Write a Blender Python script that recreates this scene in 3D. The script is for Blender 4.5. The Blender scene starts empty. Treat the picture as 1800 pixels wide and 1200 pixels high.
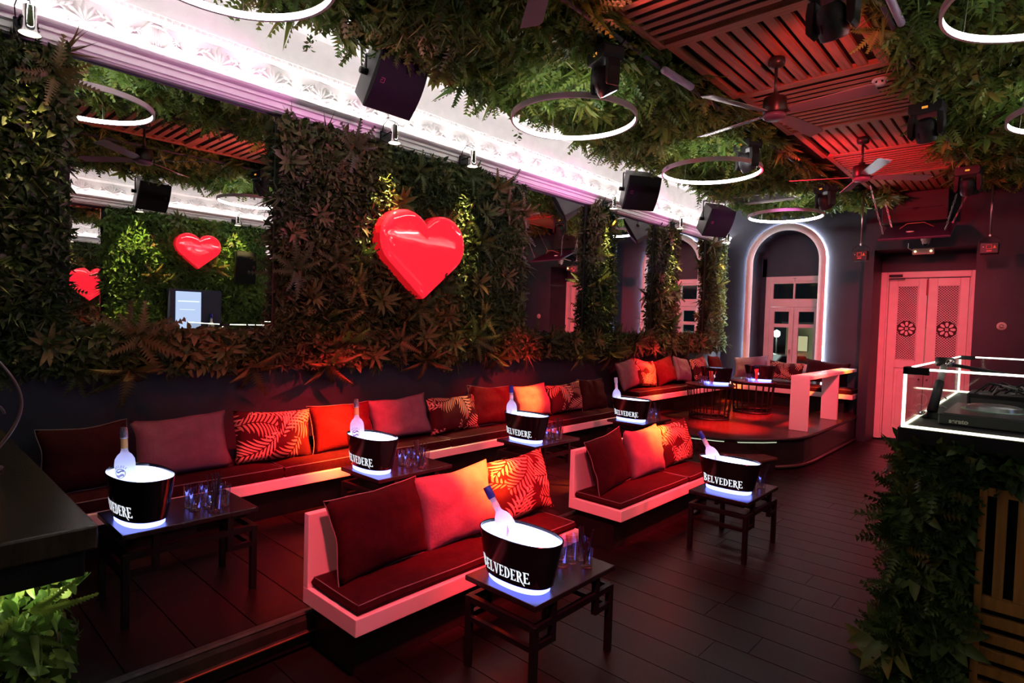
import bpy, bmesh, math, random
import numpy as np
from mathutils import Vector, Matrix, noise
PI = math.pi
SC = bpy.context.scene
COL = SC.collection
rnd = random.Random(7)
NR = np.random.default_rng(11)

# ------------------------------------------------------------------ camera
cam_d = bpy.data.cameras.new('camera'); cam_d.sensor_width = 36.0
cam_d.lens = 36.0 * 1025.1 / 1800.0
cam_d.clip_start = 0.02; cam_d.clip_end = 200
cam = bpy.data.objects.new('camera', cam_d); COL.objects.link(cam)
yaw, pit, rol = math.radians(42.386), math.radians(1.9595), math.radians(1.765)
cf = Vector((-math.sin(yaw) * math.cos(pit), math.cos(yaw) * math.cos(pit), -math.sin(pit)))
cr = Vector((math.cos(yaw), math.sin(yaw), 0)); cu = cr.cross(cf)
cr2 = cr * math.cos(rol) + cu * math.sin(rol); cu2 = cu * math.cos(rol) - cr * math.sin(rol)
cam.matrix_world = Matrix(((cr2.x, cu2.x, -cf.x, 0), (cr2.y, cu2.y, -cf.y, 0), (cr2.z, cu2.z, -cf.z, 1.8), (0, 0, 0, 1)))
SC.camera = cam

# ------------------------------------------------------------------ world, exposure
w = bpy.data.worlds.new('night'); SC.world = w; w.use_nodes = True
bg = w.node_tree.nodes['Background']; bg.inputs[0].default_value = (0.02, 0.03, 0.045, 1); bg.inputs[1].default_value = 0.25
vs = SC.view_settings
vs.view_transform = 'Standard'; vs.look = 'None'; vs.gamma = 1.0; vs.use_curve_mapping = False
vs.exposure = 0.0

# light levels, all lamps and glowing things of the club
LV = dict(cove=42.0, raft=22.0, ring=25.0, can=420.0, wash=760.0, beam=15000.0, heart=0.9, bucket=5.0, arch=220.0, booth=4.0, screen=1.0, planter=60.0)
RED = (1.0, 0.06, 0.10)
BEAM = (1.0, 0.12, 0.012)
SC.cycles.transparent_max_bounces = 24
MAG = (1.0, .22, .75)

# ------------------------------------------------------------------ materials
MATS = {}
def nodes(m):
    m.use_nodes = True
    return m.node_tree.nodes, m.node_tree.links
def pmat(name, col, rough=0.5, metal=0.0, spec=0.5, var=0.0, vscale=6.0, bump=0.0, bscale=40.0, coat=0.0, sheen=0.0, stretch=None, emit=None, es=0.0):
    if name in MATS: return MATS[name]
    m = bpy.data.materials.new(name); N, L = nodes(m); b = N['Principled BSDF']
    b.inputs['Roughness'].default_value = rough; b.inputs['Metallic'].default_value = metal
    b.inputs['Specular IOR Level'].default_value = spec; b.inputs['Coat Weight'].default_value = coat
    b.inputs['Sheen Weight'].default_value = sheen
    b.inputs['Base Color'].default_value = (*col, 1)
    if emit: b.inputs['Emission Color'].default_value = (*emit, 1); b.inputs['Emission Strength'].default_value = es
    if var or bump:
        tc = N.new('ShaderNodeTexCoord'); src = tc.outputs['Object']
        if stretch:
            mp = N.new('ShaderNodeMapping'); mp.inputs['Scale'].default_value = stretch; L.new(src, mp.inputs[0]); src = mp.outputs[0]
    if var:
        n = N.new('ShaderNodeTexNoise'); n.inputs['Scale'].default_value = vscale; n.inputs['Detail'].default_value = 5
        L.new(src, n.inputs['Vector'])
        r = N.new('ShaderNodeValToRGB'); r.color_ramp.elements[0].position = .3; r.color_ramp.elements[1].position = .7
        r.color_ramp.elements[0].color = (*[c * (1 - var) for c in col], 1); r.color_ramp.elements[1].color = (*[min(1, c * (1 + var)) for c in col], 1)
        L.new(n.outputs['Fac'], r.inputs[0]); L.new(r.outputs[0], b.inputs['Base Color'])
    if bump:
        n2 = N.new('ShaderNodeTexNoise'); n2.inputs['Scale'].default_value = bscale; n2.inputs['Detail'].default_value = 4
        L.new(src, n2.inputs['Vector'])
        bp = N.new('ShaderNodeBump'); bp.inputs['Strength'].default_value = bump; bp.inputs['Distance'].default_value = .02
        L.new(n2.outputs['Fac'], bp.inputs['Height']); L.new(bp.outputs[0], b.inputs['Normal'])
    MATS[name] = m
    return m
def emat(name, col, s):
    if name in MATS: return MATS[name]
    m = bpy.data.materials.new(name); N, L = nodes(m); N.remove(N['Principled BSDF'])
    e = N.new('ShaderNodeEmission'); e.inputs[0].default_value = (*col, 1); e.inputs[1].default_value = s
    L.new(e.outputs[0], N['Material Output'].inputs[0]); MATS[name] = m
    return m
def glassmat(name, tint=(1, 1, 1), gloss=.12, edge=None):
    m = bpy.data.materials.new(name); N, L = nodes(m); N.remove(N['Principled BSDF'])
    t = N.new('ShaderNodeBsdfTransparent'); t.inputs[0].default_value = (*tint, 1)
    g = N.new('ShaderNodeBsdfGlossy'); g.inputs['Roughness'].default_value = .04
    lw = N.new('ShaderNodeLayerWeight'); lw.inputs[0].default_value = .5
    fr = N.new('ShaderNodeMath'); fr.operation = 'POWER'; fr.inputs[1].default_value = 4.0; L.new(lw.outputs['Facing'], fr.inputs[0])
    ad = N.new('ShaderNodeMath'); ad.operation = 'MULTIPLY_ADD'; ad.inputs[1].default_value = .6; ad.inputs[2].default_value = gloss * .25
    L.new(fr.outputs[0], ad.inputs[0])
    x = N.new('ShaderNodeMixShader'); L.new(ad.outputs[0], x.inputs[0]); L.new(t.outputs[0], x.inputs[1]); L.new(g.outputs[0], x.inputs[2])
    L.new(x.outputs[0], N['Material Output'].inputs[0]); MATS[name] = m
    return m
def foliage(name, cols, rough=.5, trans=.18):
    m = bpy.data.materials.new(name); N, L = nodes(m); b = N['Principled BSDF']
    a = N.new('ShaderNodeAttribute'); a.attribute_name = 'tint'
    r = N.new('ShaderNodeValToRGB'); el = r.color_ramp.elements
    while len(el) < len(cols): el.new(.5)
    for i, (p, c) in enumerate(cols): el[i].position = p; el[i].color = (*c, 1)
    L.new(a.outputs['Fac'], r.inputs[0]); L.new(r.outputs[0], b.inputs['Base Color'])
    b.inputs['Roughness'].default_value = rough; b.inputs['Specular IOR Level'].default_value = .35
    tr = N.new('ShaderNodeBsdfTranslucent'); L.new(r.outputs[0], tr.inputs[0])
    x = N.new('ShaderNodeMixShader'); x.inputs[0].default_value = trans
    L.new(b.outputs[0], x.inputs[1]); L.new(tr.outputs[0], x.inputs[2]); L.new(x.outputs[0], N['Material Output'].inputs[0])
    MATS[name] = m
    return m
def palm_print(name):
    # a printed palm-leaf pattern: rosettes of narrow leaflets on dark cloth
    m = bpy.data.materials.new(name); N, L = nodes(m); b = N['Principled BSDF']
    def math_(op, a, b2=None, c=None):
        n = N.new('ShaderNodeMath'); n.operation = op
        for i, v in enumerate((a, b2, c)):
            if v is None: continue
            if isinstance(v, (int, float)): n.inputs[i].default_value = v
            else: L.new(v, n.inputs[i])
        return n.outputs[0]
    tc = N.new('ShaderNodeTexCoord')
    oi = N.new('ShaderNodeObjectInfo')
    mp = N.new('ShaderNodeMapping'); mp.inputs['Scale'].default_value = (1, 1, 0)
    L.new(tc.outputs['Object'], mp.inputs[0])
    off = N.new('ShaderNodeVectorMath'); off.operation = 'ADD'
    cmb = N.new('ShaderNodeCombineXYZ'); L.new(math_('MULTIPLY', oi.outputs['Random'], 3.0), cmb.inputs[0])
    L.new(mp.outputs[0], off.inputs[0]); L.new(cmb.outputs[0], off.inputs[1])
    def layer(scale, shift, freq, slant):
        o2 = N.new('ShaderNodeVectorMath'); o2.operation = 'ADD'; o2.inputs[1].default_value = (shift, shift * 1.7, 0); L.new(off.outputs[0], o2.inputs[0])
        v = N.new('ShaderNodeTexVoronoi'); v.voronoi_dimensions = '2D'; v.inputs['Scale'].default_value = scale; v.inputs['Randomness'].default_value = .75
        L.new(o2.outputs[0], v.inputs['Vector'])
        d = N.new('ShaderNodeVectorMath'); d.operation = 'SUBTRACT'; L.new(o2.outputs[0], d.inputs[0]); L.new(v.outputs['Position'], d.inputs[1])
        s = N.new('ShaderNodeSeparateXYZ'); L.new(d.outputs[0], s.inputs[0])
        sc = N.new('ShaderNodeSeparateColor'); L.new(v.outputs['Color'], sc.inputs[0])
        rot = math_('MULTIPLY', sc.outputs[0], 6.28); cs = math_('COSINE', rot); sn = math_('SINE', rot)
        x = math_('ADD', math_('MULTIPLY', s.outputs[0], cs), math_('MULTIPLY', s.outputs[1], sn))
        y = math_('SUBTRACT', math_('MULTIPLY', s.outputs[1], cs), math_('MULTIPLY', s.outputs[0], sn))
        y = math_('ADD', y, math_('MULTIPLY', math_('MULTIPLY', x, x), 1.6))       # the midrib bends
        ay = math_('ABSOLUTE', y)
        # leaflets sweep forward from the midrib and curve
        t = math_('SUBTRACT', x, math_('SUBTRACT', math_('MULTIPLY', ay, slant), math_('MULTIPLY', math_('MULTIPLY', ay, ay), 3.2)))
        ph = math_('MULTIPLY', t, freq); cell = math_('FLOOR', ph)
        rl = N.new('ShaderNodeTexWhiteNoise'); rl.noise_dimensions = '2D'; cc = N.new('ShaderNodeCombineXYZ'); L.new(cell, cc.inputs[0]); L.new(math_('SIGN', y), cc.inputs[1]); L.new(cc.outputs[0], rl.inputs['Vector'])
        fr = math_('ABSOLUTE', math_('SUBTRACT', math_('FRACT', ph), .5))
        reach = math_('MULTIPLY', math_('SUBTRACT', .15, math_('MULTIPLY', math_('ABSOLUTE', math_('SUBTRACT', math_('DIVIDE', cell, freq), .0)), .55)), math_('ADD', math_('MULTIPLY', rl.outputs['Value'], .35), .75))
        q = math_('DIVIDE', ay, math_('MAXIMUM', reach, .01))
        wid = math_('MULTIPLY', math_('MULTIPLY', math_('SUBTRACT', 1.0, q), math_('ADD', .35, math_('MULTIPLY', q, 1.1))), .62)
        return math_('MULTIPLY', math_('LESS_THAN', fr, wid), math_('GREATER_THAN', ay, .004))
    l1 = layer(2.6, .0, 30.0, 1.1); l2 = layer(3.1, .37, 34.0, .8)
    msk = math_('MAXIMUM', l1, math_('MULTIPLY', l2, .62))
    mx = N.new('ShaderNodeMix'); mx.data_type = 'RGBA'
    mx.inputs['A'].default_value = (.045, .006, .009, 1); mx.inputs['B'].default_value = (.60, .30, .22, 1)
    L.new(msk, mx.inputs['Factor']); L.new(mx.outputs['Result'], b.inputs['Base Color'])
    b.inputs['Roughness'].default_value = .8; b.inputs['Specular IOR Level'].default_value = .1
    MATS[name] = m
    return m

M_navy = pmat('navy_wall_paint', (.015, .016, .030), .55, var=.25, vscale=3, bump=.12, bscale=18)
M_black = pmat('black_painted_timber', (.009, .008, .008), .5, spec=.3, var=.4, vscale=8, bump=.08, bscale=60)
M_floor = pmat('black_stained_boards', (.020, .016, .014), .33, var=.45, vscale=5, bump=.15, bscale=30, stretch=(1, 8, 1))
M_plat = pmat('dark_red_brown_boards', (.030, .014, .013), .25, var=.4, vscale=5, bump=.10, bscale=30, stretch=(1, 8, 1))
M_white = pmat('white_lacquer', (.80, .76, .74), .38, var=.04, vscale=4)
M_plaster = pmat('white_plaster', (.82, .77, .76), .7, var=.05, vscale=8)
M_frame = pmat('white_gloss_paint', (.78, .70, .68), .35, var=.05, vscale=6)
M_wine = pmat('wine_red_canvas', (.060, .005, .008), .9, var=.2, vscale=20, bump=.2, bscale=120, spec=.08)
M_wine2 = pmat('dark_wine_canvas', (.026, .004, .006), .9, var=.2, vscale=20, bump=.2, bscale=120, spec=.08)
M_mauve = pmat('mauve_velvet', (.17, .085, .115), .85, var=.15, vscale=14, bump=.15, bscale=60, spec=.08)
M_seat = pmat('dark_wine_seat_canvas', (.028, .004, .006), .85, var=.2, vscale=18, bump=.2, bscale=120, spec=.08)
M_pipe = pmat('grey_piping', (.16, .12, .13), .6)
M_palm = palm_print('palm_print_cloth')
M_shell = pmat('black_gloss_plastic', (.006, .006, .008), .14, spec=.6)
M_metal = pmat('black_steel', (.007, .007, .008), .4, spec=.3)
M_dev = pmat('black_device_plastic', (.014, .014, .016), .45, var=.2, vscale=20)
M_grill = pmat('black_speaker_cloth', (.0045, .0045, .005), .8, spec=.2, bump=.3, bscale=300)
M_spk = pmat('dark_grey_speaker_paint', (.055, .055, .055), .5, bump=.1, bscale=200)
M_chrome = pmat('polished_steel', (.75, .74, .72), .12, metal=1.0)
M_steel = pmat('brushed_steel', (.45, .44, .44), .3, metal=1.0)
M_wood = pmat('reddish_cedar_slats', (.44, .17, .085), .5, var=.3, vscale=3, bump=.03, bscale=20, stretch=(1, 1, 1))
M_pine = pmat('orange_pine', (.50, .21, .05), .5, var=.3, vscale=5, bump=.1, bscale=20, stretch=(6, 6, .6))
M_mirror = pmat('mirror_silver', (.93, .93, .93), .0, metal=1.0)
M_glass = glassmat('clear_glass', (.97, .98, .98), .12)
M_tumbler = glassmat('drinking_glass', (.90, .90, .92), .9)
M_pane = glassmat('window_glass', (.75, .80, .78), .3)
M_soil = pmat('dark_green_backing', (.010, .014, .006), .9)
GC = [(0.0, (.016, .035, .008)), (.35, (.045, .085, .018)), (.62, (.085, .125, .025)), (.85, (.17, .16, .035)), (1.0, (.20, .10, .035))]
M_hedge = foliage('wall_ivy_leaves', [(0.0, (.018, .034, .009)), (.4, (.050, .078, .018)), (.75, (.10, .11, .028)), (1.0, (.16, .10, .032))])
M_ceil = foliage('ceiling_fern_leaves', [(0.0, (.030, .070, .012)), (.4, (.085, .17, .025)), (.75, (.18, .27, .045)), (1.0, (.32, .34, .07))])
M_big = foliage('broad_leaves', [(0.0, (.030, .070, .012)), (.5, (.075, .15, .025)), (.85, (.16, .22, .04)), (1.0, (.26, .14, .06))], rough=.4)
M_booth = foliage('shade_toned_booth_leaves', [(0.0, (.022, .055, .010)), (.5, (.055, .12, .020)), (.85, (.12, .19, .035)), (1.0, (.24, .18, .05))], rough=.4)  # broad leaf colours darkened to carry the shade on the booth
M_green = foliage('bright_ivy_leaves', [(0.0, (.04, .09, .016)), (.5, (.10, .20, .035)), (1.0, (.20, .30, .06))])

# ------------------------------------------------------------------ mesh helpers
class MB:
    def __init__(s): s.v = []; s.f = []
    def add(s, V, F):
        o = len(s.v); s.v += [tuple(p) for p in V]; s.f += [tuple(i + o for i in q) for q in F]; return s
    def box(s, x0, x1, y0, y1, z0, z1):
        return s.add([(x0, y0, z0), (x1, y0, z0), (x1, y1, z0), (x0, y1, z0), (x0, y0, z1), (x1, y0, z1), (x1, y1, z1), (x0, y1, z1)],
                     [(0, 3, 2, 1), (4, 5, 6, 7), (0, 1, 5, 4), (1, 2, 6, 5), (2, 3, 7, 6), (3, 0, 4, 7)])
    def obox(s, c, sz, M):
        h = [q / 2 for q in sz]; V = []
        for z in (-1, 1):
            for (x, y) in ((-1, -1), (1, -1), (1, 1), (-1, 1)):
                V.append(Vector(c) + M @ Vector((x * h[0], y * h[1], z * h[2])))
        return s.add(V, [(0, 3, 2, 1), (4, 5, 6, 7), (0, 1, 5, 4), (1, 2, 6, 5), (2, 3, 7, 6), (3, 0, 4, 7)])
    def tube(s, pts, r, n=8, closed=False, caps=True, rr=None):
        pts = [Vector(p) for p in pts]; k = len(pts); o = len(s.v); ref = None
        for i, p in enumerate(pts):
            a = pts[(i - 1) % k] if (closed or i > 0) else p; b = pts[(i + 1) % k] if (closed or i < k - 1) else p
            t = (b - a).normalized() if (b - a).length > 1e-9 else Vector((0, 0, 1))
            if ref is None: ref = Vector((0, 0, 1)) if abs(t.z) < .9 else Vector((1, 0, 0))
            u = (ref - t * ref.dot(t)); u = u.normalized() if u.length > 1e-6 else t.orthogonal().normalized(); ref = u; q = t.cross(u)
            rad = rr[i] if rr else r
            for j in range(n):
                an = 2 * PI * j / n; s.v.append(tuple(p + (u * math.cos(an) + q * math.sin(an)) * rad))
        for i in range(k if closed else k - 1):
            for j in range(n):
                a = o + i * n + j; b = o + i * n + (j + 1) % n; i2 = (i + 1) % k
                s.f.append((a, b, o + i2 * n + (j + 1) % n, o + i2 * n + j))
        if caps and not closed:
            s.f.append(tuple(o + j for j in reversed(range(n)))); s.f.append(tuple(o + (k - 1) * n + j for j in range(n)))
        return s
    def cyl(s, p0, p1, r0, r1=None, n=14): return s.tube([p0, p1], r0, n, rr=[r0, r0 if r1 is None else r1])
    def lathe(s, prof, n=24, c=(0, 0, 0), ax=(1, 1), expo=2.0, close_top=False, close_bot=False, M=None):
        o = len(s.v)
        for (r, z) in prof:
            for j in range(n):
                t = 2 * PI * j / n; cx, sy = math.cos(t), math.sin(t)
                x = math.copysign(abs(cx) ** (2 / expo), cx) * r * ax[0]; y = math.copysign(abs(sy) ** (2 / expo), sy) * r * ax[1]
                p = Vector((x, y, z));
                if M is not None: p = M @ p
                s.v.append(tuple(p + Vector(c)))
        for i in range(len(prof) - 1):
            for j in range(n):
                s.f.append((o + i * n + j, o + i * n + (j + 1) % n, o + (i + 1) * n + (j + 1) % n, o + (i + 1) * n + j))
        if close_bot: s.f.append(tuple(o + j for j in reversed(range(n))))
        if close_top: s.f.append(tuple(o + (len(prof) - 1) * n + j for j in range(n)))
        return s
    def prism(s, poly, d0, d1, fn):
        k = len(poly); o = len(s.v)
        for d in (d0, d1):
            for p in poly: s.v.append(tuple(fn(p[0], p[1], d)))
        s.f.append(tuple(o + i for i in reversed(range(k)))); s.f.append(tuple(o + k + i for i in range(k)))
        for i in range(k): s.f.append((o + i, o + (i + 1) % k, o + k + (i + 1) % k, o + k + i))
        return s
    def mesh(s, name, mat=None, smooth=False):
        me = bpy.data.meshes.new(name); me.from_pydata(s.v, [], s.f); me.update()
        if mat: me.materials.append(mat)
        bm = bmesh.new(); bm.from_mesh(me); bmesh.ops.recalc_face_normals(bm, faces=bm.faces[:]); bm.to_mesh(me); bm.free()
        if smooth:
            for p in me.polygons: p.use_smooth = True
        return me
    def obj(s, name, mat, parent=None, smooth=False, bev=0.0, seg=2, auto=False):
        o = bpy.data.objects.new(name, s.mesh(name, mat, smooth)); COL.objects.link(o)
        if parent: o.parent = parent
        if bev:
            b = o.modifiers.new('bevel', 'BEVEL'); b.width = bev; b.segments = seg; b.limit_method = 'ANGLE'; b.angle_limit = .7
        if auto: smooth_by_angle(o.data)
        return o
def smooth_by_angle(me, ang=.7):
    for p in me.polygons: p.use_smooth = True
    me.update()
    bm = bmesh.new(); bm.from_mesh(me)
    for e in bm.edges:
        if len(e.link_faces) == 2 and e.calc_face_angle(0) > ang: e.smooth = False
    bm.to_mesh(me); bm.free()
def tag(o, label=None, cat=None, group=None, kind=None):
    if label: o['label'] = label
    if cat: o['category'] = cat
    if group: o['group'] = group
    if kind: o['kind'] = kind
    return o
def thing(name, label, cat, loc=(0, 0, 0), rotz=0.0, group=None):
    o = bpy.data.objects.new(name, None); COL.objects.link(o); o.empty_display_size = .1
    o.location = loc; o.rotation_euler = (0, 0, rotz)
    return tag(o, label, cat, group)
def struct(o, label=None): return tag(o, label, None, None, 'structure')
def linkobj(name, me, parent=None, loc=None, scale=None, rot=None, mw=None):
    o = bpy.data.objects.new(name, me); COL.objects.link(o)
    if parent: o.parent = parent
    if loc is not None: o.location = loc
    if scale is not None: o.scale = scale
    if rot is not None: o.rotation_euler = rot
    if mw is not None: o.matrix_local = mw
    return o
def dup(root, loc=None, rotz=None, label=None, group=None):
    def cp(o, par):
        c = o.copy(); COL.objects.link(c); c.parent = par
        for ch in list(o.children): cp(ch, c)
        return c
    r = cp(root, None)
    if loc is not None: r.location = loc
    if rotz is not None: r.rotation_euler = (0, 0, rotz)
    if label: r['label'] = label
    if group: r['group'] = group
    return r
def lamp(name, kind, energy, col, loc, target=None, parent=None, size=.05, spot=None, blend=.5):
    d = bpy.data.lights.new(name, kind); d.energy = energy; d.color = col
    if kind in ('POINT', 'SPOT'): d.shadow_soft_size = size
    if kind == 'SPOT': d.spot_size = spot; d.spot_blend = blend
    o = bpy.data.objects.new(name, d); COL.objects.link(o)
    if parent: o.parent = parent
    o.location = loc
    if target is not None: o.rotation_euler = (Vector(target) - Vector(loc)).to_track_quat('-Z', 'Y').to_euler()
    return o
def rotx(a): return Matrix.Rotation(a, 3, 'X')
def roty(a): return Matrix.Rotation(a, 3, 'Y')
def rotz(a): return Matrix.Rotation(a, 3, 'Z')

# ------------------------------------------------------------------ foliage helpers (numpy)
def proto_leaf(w=.22):
    V = np.array([(0, 0, 0), (w, .32, .06), (-w, .32, .06), (0, .35, -.01), (w * .72, .68, .02), (-w * .72, .68, .02), (0, .7, -.05), (0, 1, -.14)], float)
    F = np.array([(0, 1, 3), (0, 3, 2), (1, 4, 3), (4, 6, 3), (3, 6, 2), (6, 5, 2), (4, 7, 6), (6, 7, 5)])
    return V, F
def proto_leaf_fine(w=.26, n=7):
    V = []; F = []
    for i in range(n + 1):
        t = i / n; ww = w * math.sin(PI * min(1, t * .92 + .04)) ** .8 * (1.15 - .5 * t)
        for s_ in (-1, -.5, 0, .5, 1): V.append((s_ * ww, t, -.28 * t * t + .10 * abs(s_) * ww - (.02 if s_ == 0 else 0)))
    for i in range(n):
        for j in range(4): a = i * 5 + j; F += [(a, a + 1, a + 6), (a, a + 6, a + 5)]
    return np.array(V, float), np.array(F)
def proto_blade(w=.06):
    V = []; F = []
    for i in range(4):
        t = i / 3; ww = w * (1 - t) * (.5 + min(1, t * 4) * .5) if i else w * .5
        V += [(ww, t, -.45 * t * t), (-ww, t, -.45 * t * t)]
    V[-1] = (0, 1, -.46); V[-2] = (0.002, 1, -.45)
    for i in range(3): a = 2 * i; F += [(a, a + 2, a + 1), (a + 1, a + 2, a + 3)]
    return np.array(V, float), np.array(F)
def proto_frond(n=9, ll=.26):
    V = []; F = []
    def sp(t): return np.array((0, t, -.55 * t * t))
    for i in range(n):
        t = .1 + .85 * i / n; L = ll * (1 - .75 * (i / n)) * (.7 + .3 * min(1, i / 2))
        p = sp(t); q = sp(t + .085)
        for s in (-1, 1):
            o = len(V); V += [p, q, (p + q) / 2 + np.array((s * L, L * .45, -.10 * L))]; F.append((o, o + 1, o + 2))
    o = len(V); V += [(-.012, 0, 0), (.012, 0, 0), tuple(sp(.5)), tuple(sp(1.0))]; F += [(o, o + 1, o + 2), (o, o + 2, o + 3)]
    return np.array(V, float), np.array(F)
def orient(N, n, out=(.2, .9), tang=(.3, 1.0), down=.35):
    # length direction and frame for each of N leaves growing out of a face with normal n
    n = np.asarray(n, float); n = np.broadcast_to(n, (N, 3))
    r = NR.normal(size=(N, 3)); r -= n * (r * n).sum(1)[:, None]; r /= np.linalg.norm(r, axis=1)[:, None]
    L = n * NR.uniform(*out, size=(N, 1)) + r * NR.uniform(*tang, size=(N, 1)) + np.array((0, 0, -1.)) * down * NR.uniform(.3, 1.3, size=(N, 1))
    L /= np.linalg.norm(L, axis=1)[:, None]
    S = np.cross(L, n + .45 * NR.normal(size=(N, 3))); S /= np.linalg.norm(S, axis=1)[:, None] + 1e-9
    U = np.cross(S, L)
    return np.stack([S, L, U], axis=2)
def batch(proto, R, P, size, tint):
    V, F = proto; N = len(P); size = np.broadcast_to(size, (N,))
    W = np.einsum('nij,kj->nki', R * size[:, None, None], V) + P[:, None, :]
    FF = F[None] + (np.arange(N) * len(V))[:, None, None]
    return W.reshape(-1, 3), FF.reshape(-1, F.shape[1]), np.repeat(tint, len(V))
def merge(parts):
    Vs, Fs, Ts = [], [], []; o = 0
    for V, F, T in parts: Vs.append(V); Fs.append(F + o); Ts.append(T); o += len(V)
    return np.concatenate(Vs), np.concatenate(Fs), np.concatenate(Ts)
def tri_mesh(name, V, F, T, mat):
    me = bpy.data.meshes.new(name)
    me.vertices.add(len(V)); me.vertices.foreach_set('co', V.astype(np.float32).ravel())
    me.loops.add(F.size); me.loops.foreach_set('vertex_index', F.astype(np.int32).ravel())
    me.polygons.add(len(F)); me.polygons.foreach_set('loop_start', np.arange(0, F.size, 3, dtype=np.int32))
    me.polygons.foreach_set('loop_total', np.full(len(F), 3, np.int32))
    me.update(calc_edges=True); me.validate()
    a = me.attributes.new('tint', 'FLOAT', 'POINT'); a.data.foreach_set('value', T.astype(np.float32))
    me.materials.append(mat)
    return me
def rect_pts(N, o, u, v):
    a = NR.random((N, 2)); return np.asarray(o, float) + a[:, :1] * np.asarray(u, float) + a[:, 1:] * np.asarray(v, float)
LEAF_F, LEAF_FN = proto_leaf_fine(.27), proto_leaf_fine(.16)
LEAF, LEAF_N, BLADE, FROND = proto_leaf(.24), proto_leaf(.15), proto_blade(), proto_frond()
def tufts(N, P, n, count, size, proto, out=(.3, 1.0), tang=(.4, 1.0), down=.4, tint=(0, 1)):
    # N clumps, each with several fronds or blades from one root
    PP = np.repeat(P, count, axis=0); R = orient(len(PP), n, out, tang, down)
    tt = np.repeat(NR.uniform(*tint, size=N), count) + NR.normal(size=len(PP)) * .06
    sz = np.repeat(NR.uniform(.75, 1.25, size=N), count) * size * NR.uniform(.8, 1.15, size=len(PP))
    return batch(proto, R, PP, sz, np.clip(tt, 0, 1))
def rosette_mesh(name, mat, nl=13, w=.13, seed=0, tint=.75):
    # a spiky rosette plant of arching strap leaves, unit size, growing along +Z
    r = random.Random(seed); V = []; F = []; T = []
    for k in range(nl):
        a = 2 * PI * k / nl * 1.0 + r.uniform(-.2, .2); el = r.uniform(.25, 1.1); L = r.uniform(.75, 1.05)
        d = Vector((math.cos(a), math.sin(a), 0)); sd = Vector((-math.sin(a), math.cos(a), 0)); o = len(V); tv = tint + r.uniform(-.12, .12)
        for i in range(5):
            t = i / 4; p = d * (t * L * math.cos(el * (1 - .5 * t))) + Vector((0, 0, 1)) * (t * L * math.sin(el) * (1 - .45 * t))
            ww = w * (math.sin(PI * min(1, t * .9 + .1))) ** .8 * (1 if i < 4 else 0.05)
            V += [p + sd * ww, p - Vector((0, 0, ww * .5)), p - sd * ww]; T += [tv] * 3
        for i in range(4):
            a0 = o + 3 * i; b0 = a0 + 3
            for q in ((a0, a0 + 1, b0 + 1, b0), (a0 + 1, a0 + 2, b0 + 2, b0 + 1)): F += [(q[0], q[1], q[2]), (q[0], q[2], q[3])]
    return tri_mesh(name, np.array([tuple(p) for p in V]), np.array(F), np.array(T), mat)
def fern_mesh(name, mat, nl=9, seed=0, tint=.5):
    g = np.random.default_rng(seed); V = []; F = []; T = []; o = 0
    for k in range(nl):
        a = 2 * PI * k / nl + g.uniform(-.3, .3); el = g.uniform(.25, 1.2); L = g.uniform(.8, 1.1)
        R = Matrix.Rotation(a, 3, 'Z') @ Matrix.Rotation(el, 3, 'X')
        v, f = proto_frond(11, .24); v = np.array([tuple((R @ Vector(q)) * L) for q in v]); V.append(v); F.append(f + o); T.append(np.full(len(v), tint + g.uniform(-.1, .1))); o += len(v)
    return tri_mesh(name, np.concatenate(V), np.concatenate(F), np.concatenate(T), mat)
def grass_mesh(name, mat, nl=22, seed=0, tint=.6):
    g = np.random.default_rng(seed); V = []; F = []; T = []; o = 0
    for k in range(nl):
        a = g.uniform(0, 2 * PI); el = g.uniform(.35, 1.45); L = g.uniform(.7, 1.1)
        R = Matrix.Rotation(a, 3, 'Z') @ Matrix.Rotation(el, 3, 'X')
        v, f = proto_blade(.022); v = np.array([tuple((R @ Vector(q)) * L) for q in v]); V.append(v); F.append(f + o); T.append(np.full(len(v), tint + g.uniform(-.12, .12))); o += len(v)
    return tri_mesh(name, np.concatenate(V), np.concatenate(F), np.concatenate(T), mat)
def facing(n, spin=0.0):
    q = Vector(n).to_track_quat('Z', 'Y').to_matrix()
    return (q @ Matrix.Rotation(spin, 3, 'Z')).to_4x4()

# ================================================================== THE SETTING
WX, WB, WBR, XR = -4.85, 11.6, 11.0, 1.86        # left wall, back wall, back wall by the door, right wall
def board_mat(name, col, rough):
    m = pmat(name, col, rough, var=.5, vscale=4, bump=.12, bscale=25, stretch=(1.5, 9, 1))
    N, L = m.node_tree.nodes, m.node_tree.links; b = N['Principled BSDF']
    b.inputs['Specular IOR Level'].default_value = .28
    oi = N.new('ShaderNodeObjectInfo'); mr = N.new('ShaderNodeMapRange'); mr.inputs[3].default_value = .55; mr.inputs[4].default_value = 1.5
    L.new(oi.outputs['Random'], mr.inputs[0])
    src = b.inputs['Base Color'].links[0].from_socket
    vm = N.new('ShaderNodeVectorMath'); vm.operation = 'SCALE'; L.new(src, vm.inputs[0]); L.new(mr.outputs[0], vm.inputs['Scale'])
    L.new(vm.outputs[0], b.inputs['Base Color'])
    return m
M_plank = board_mat('black_floor_planks', (.0065, .0052, .0048), .34)
M_plank3 = board_mat('beam_reddened_brown_planks', (.050, .012, .011), .22)  # red-brown boards with the red beam glow put into their colour
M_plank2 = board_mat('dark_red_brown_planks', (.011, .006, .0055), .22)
floor = struct(MB().box(-5.05, 2.05, -2.8, 12.2, -.12, -.022).obj('floor', M_black), 'black stained plank floor of the club')
pk = MB().box(-.5, .5, -.5, .5, -.5, .5).mesh('plank', M_plank)
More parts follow.
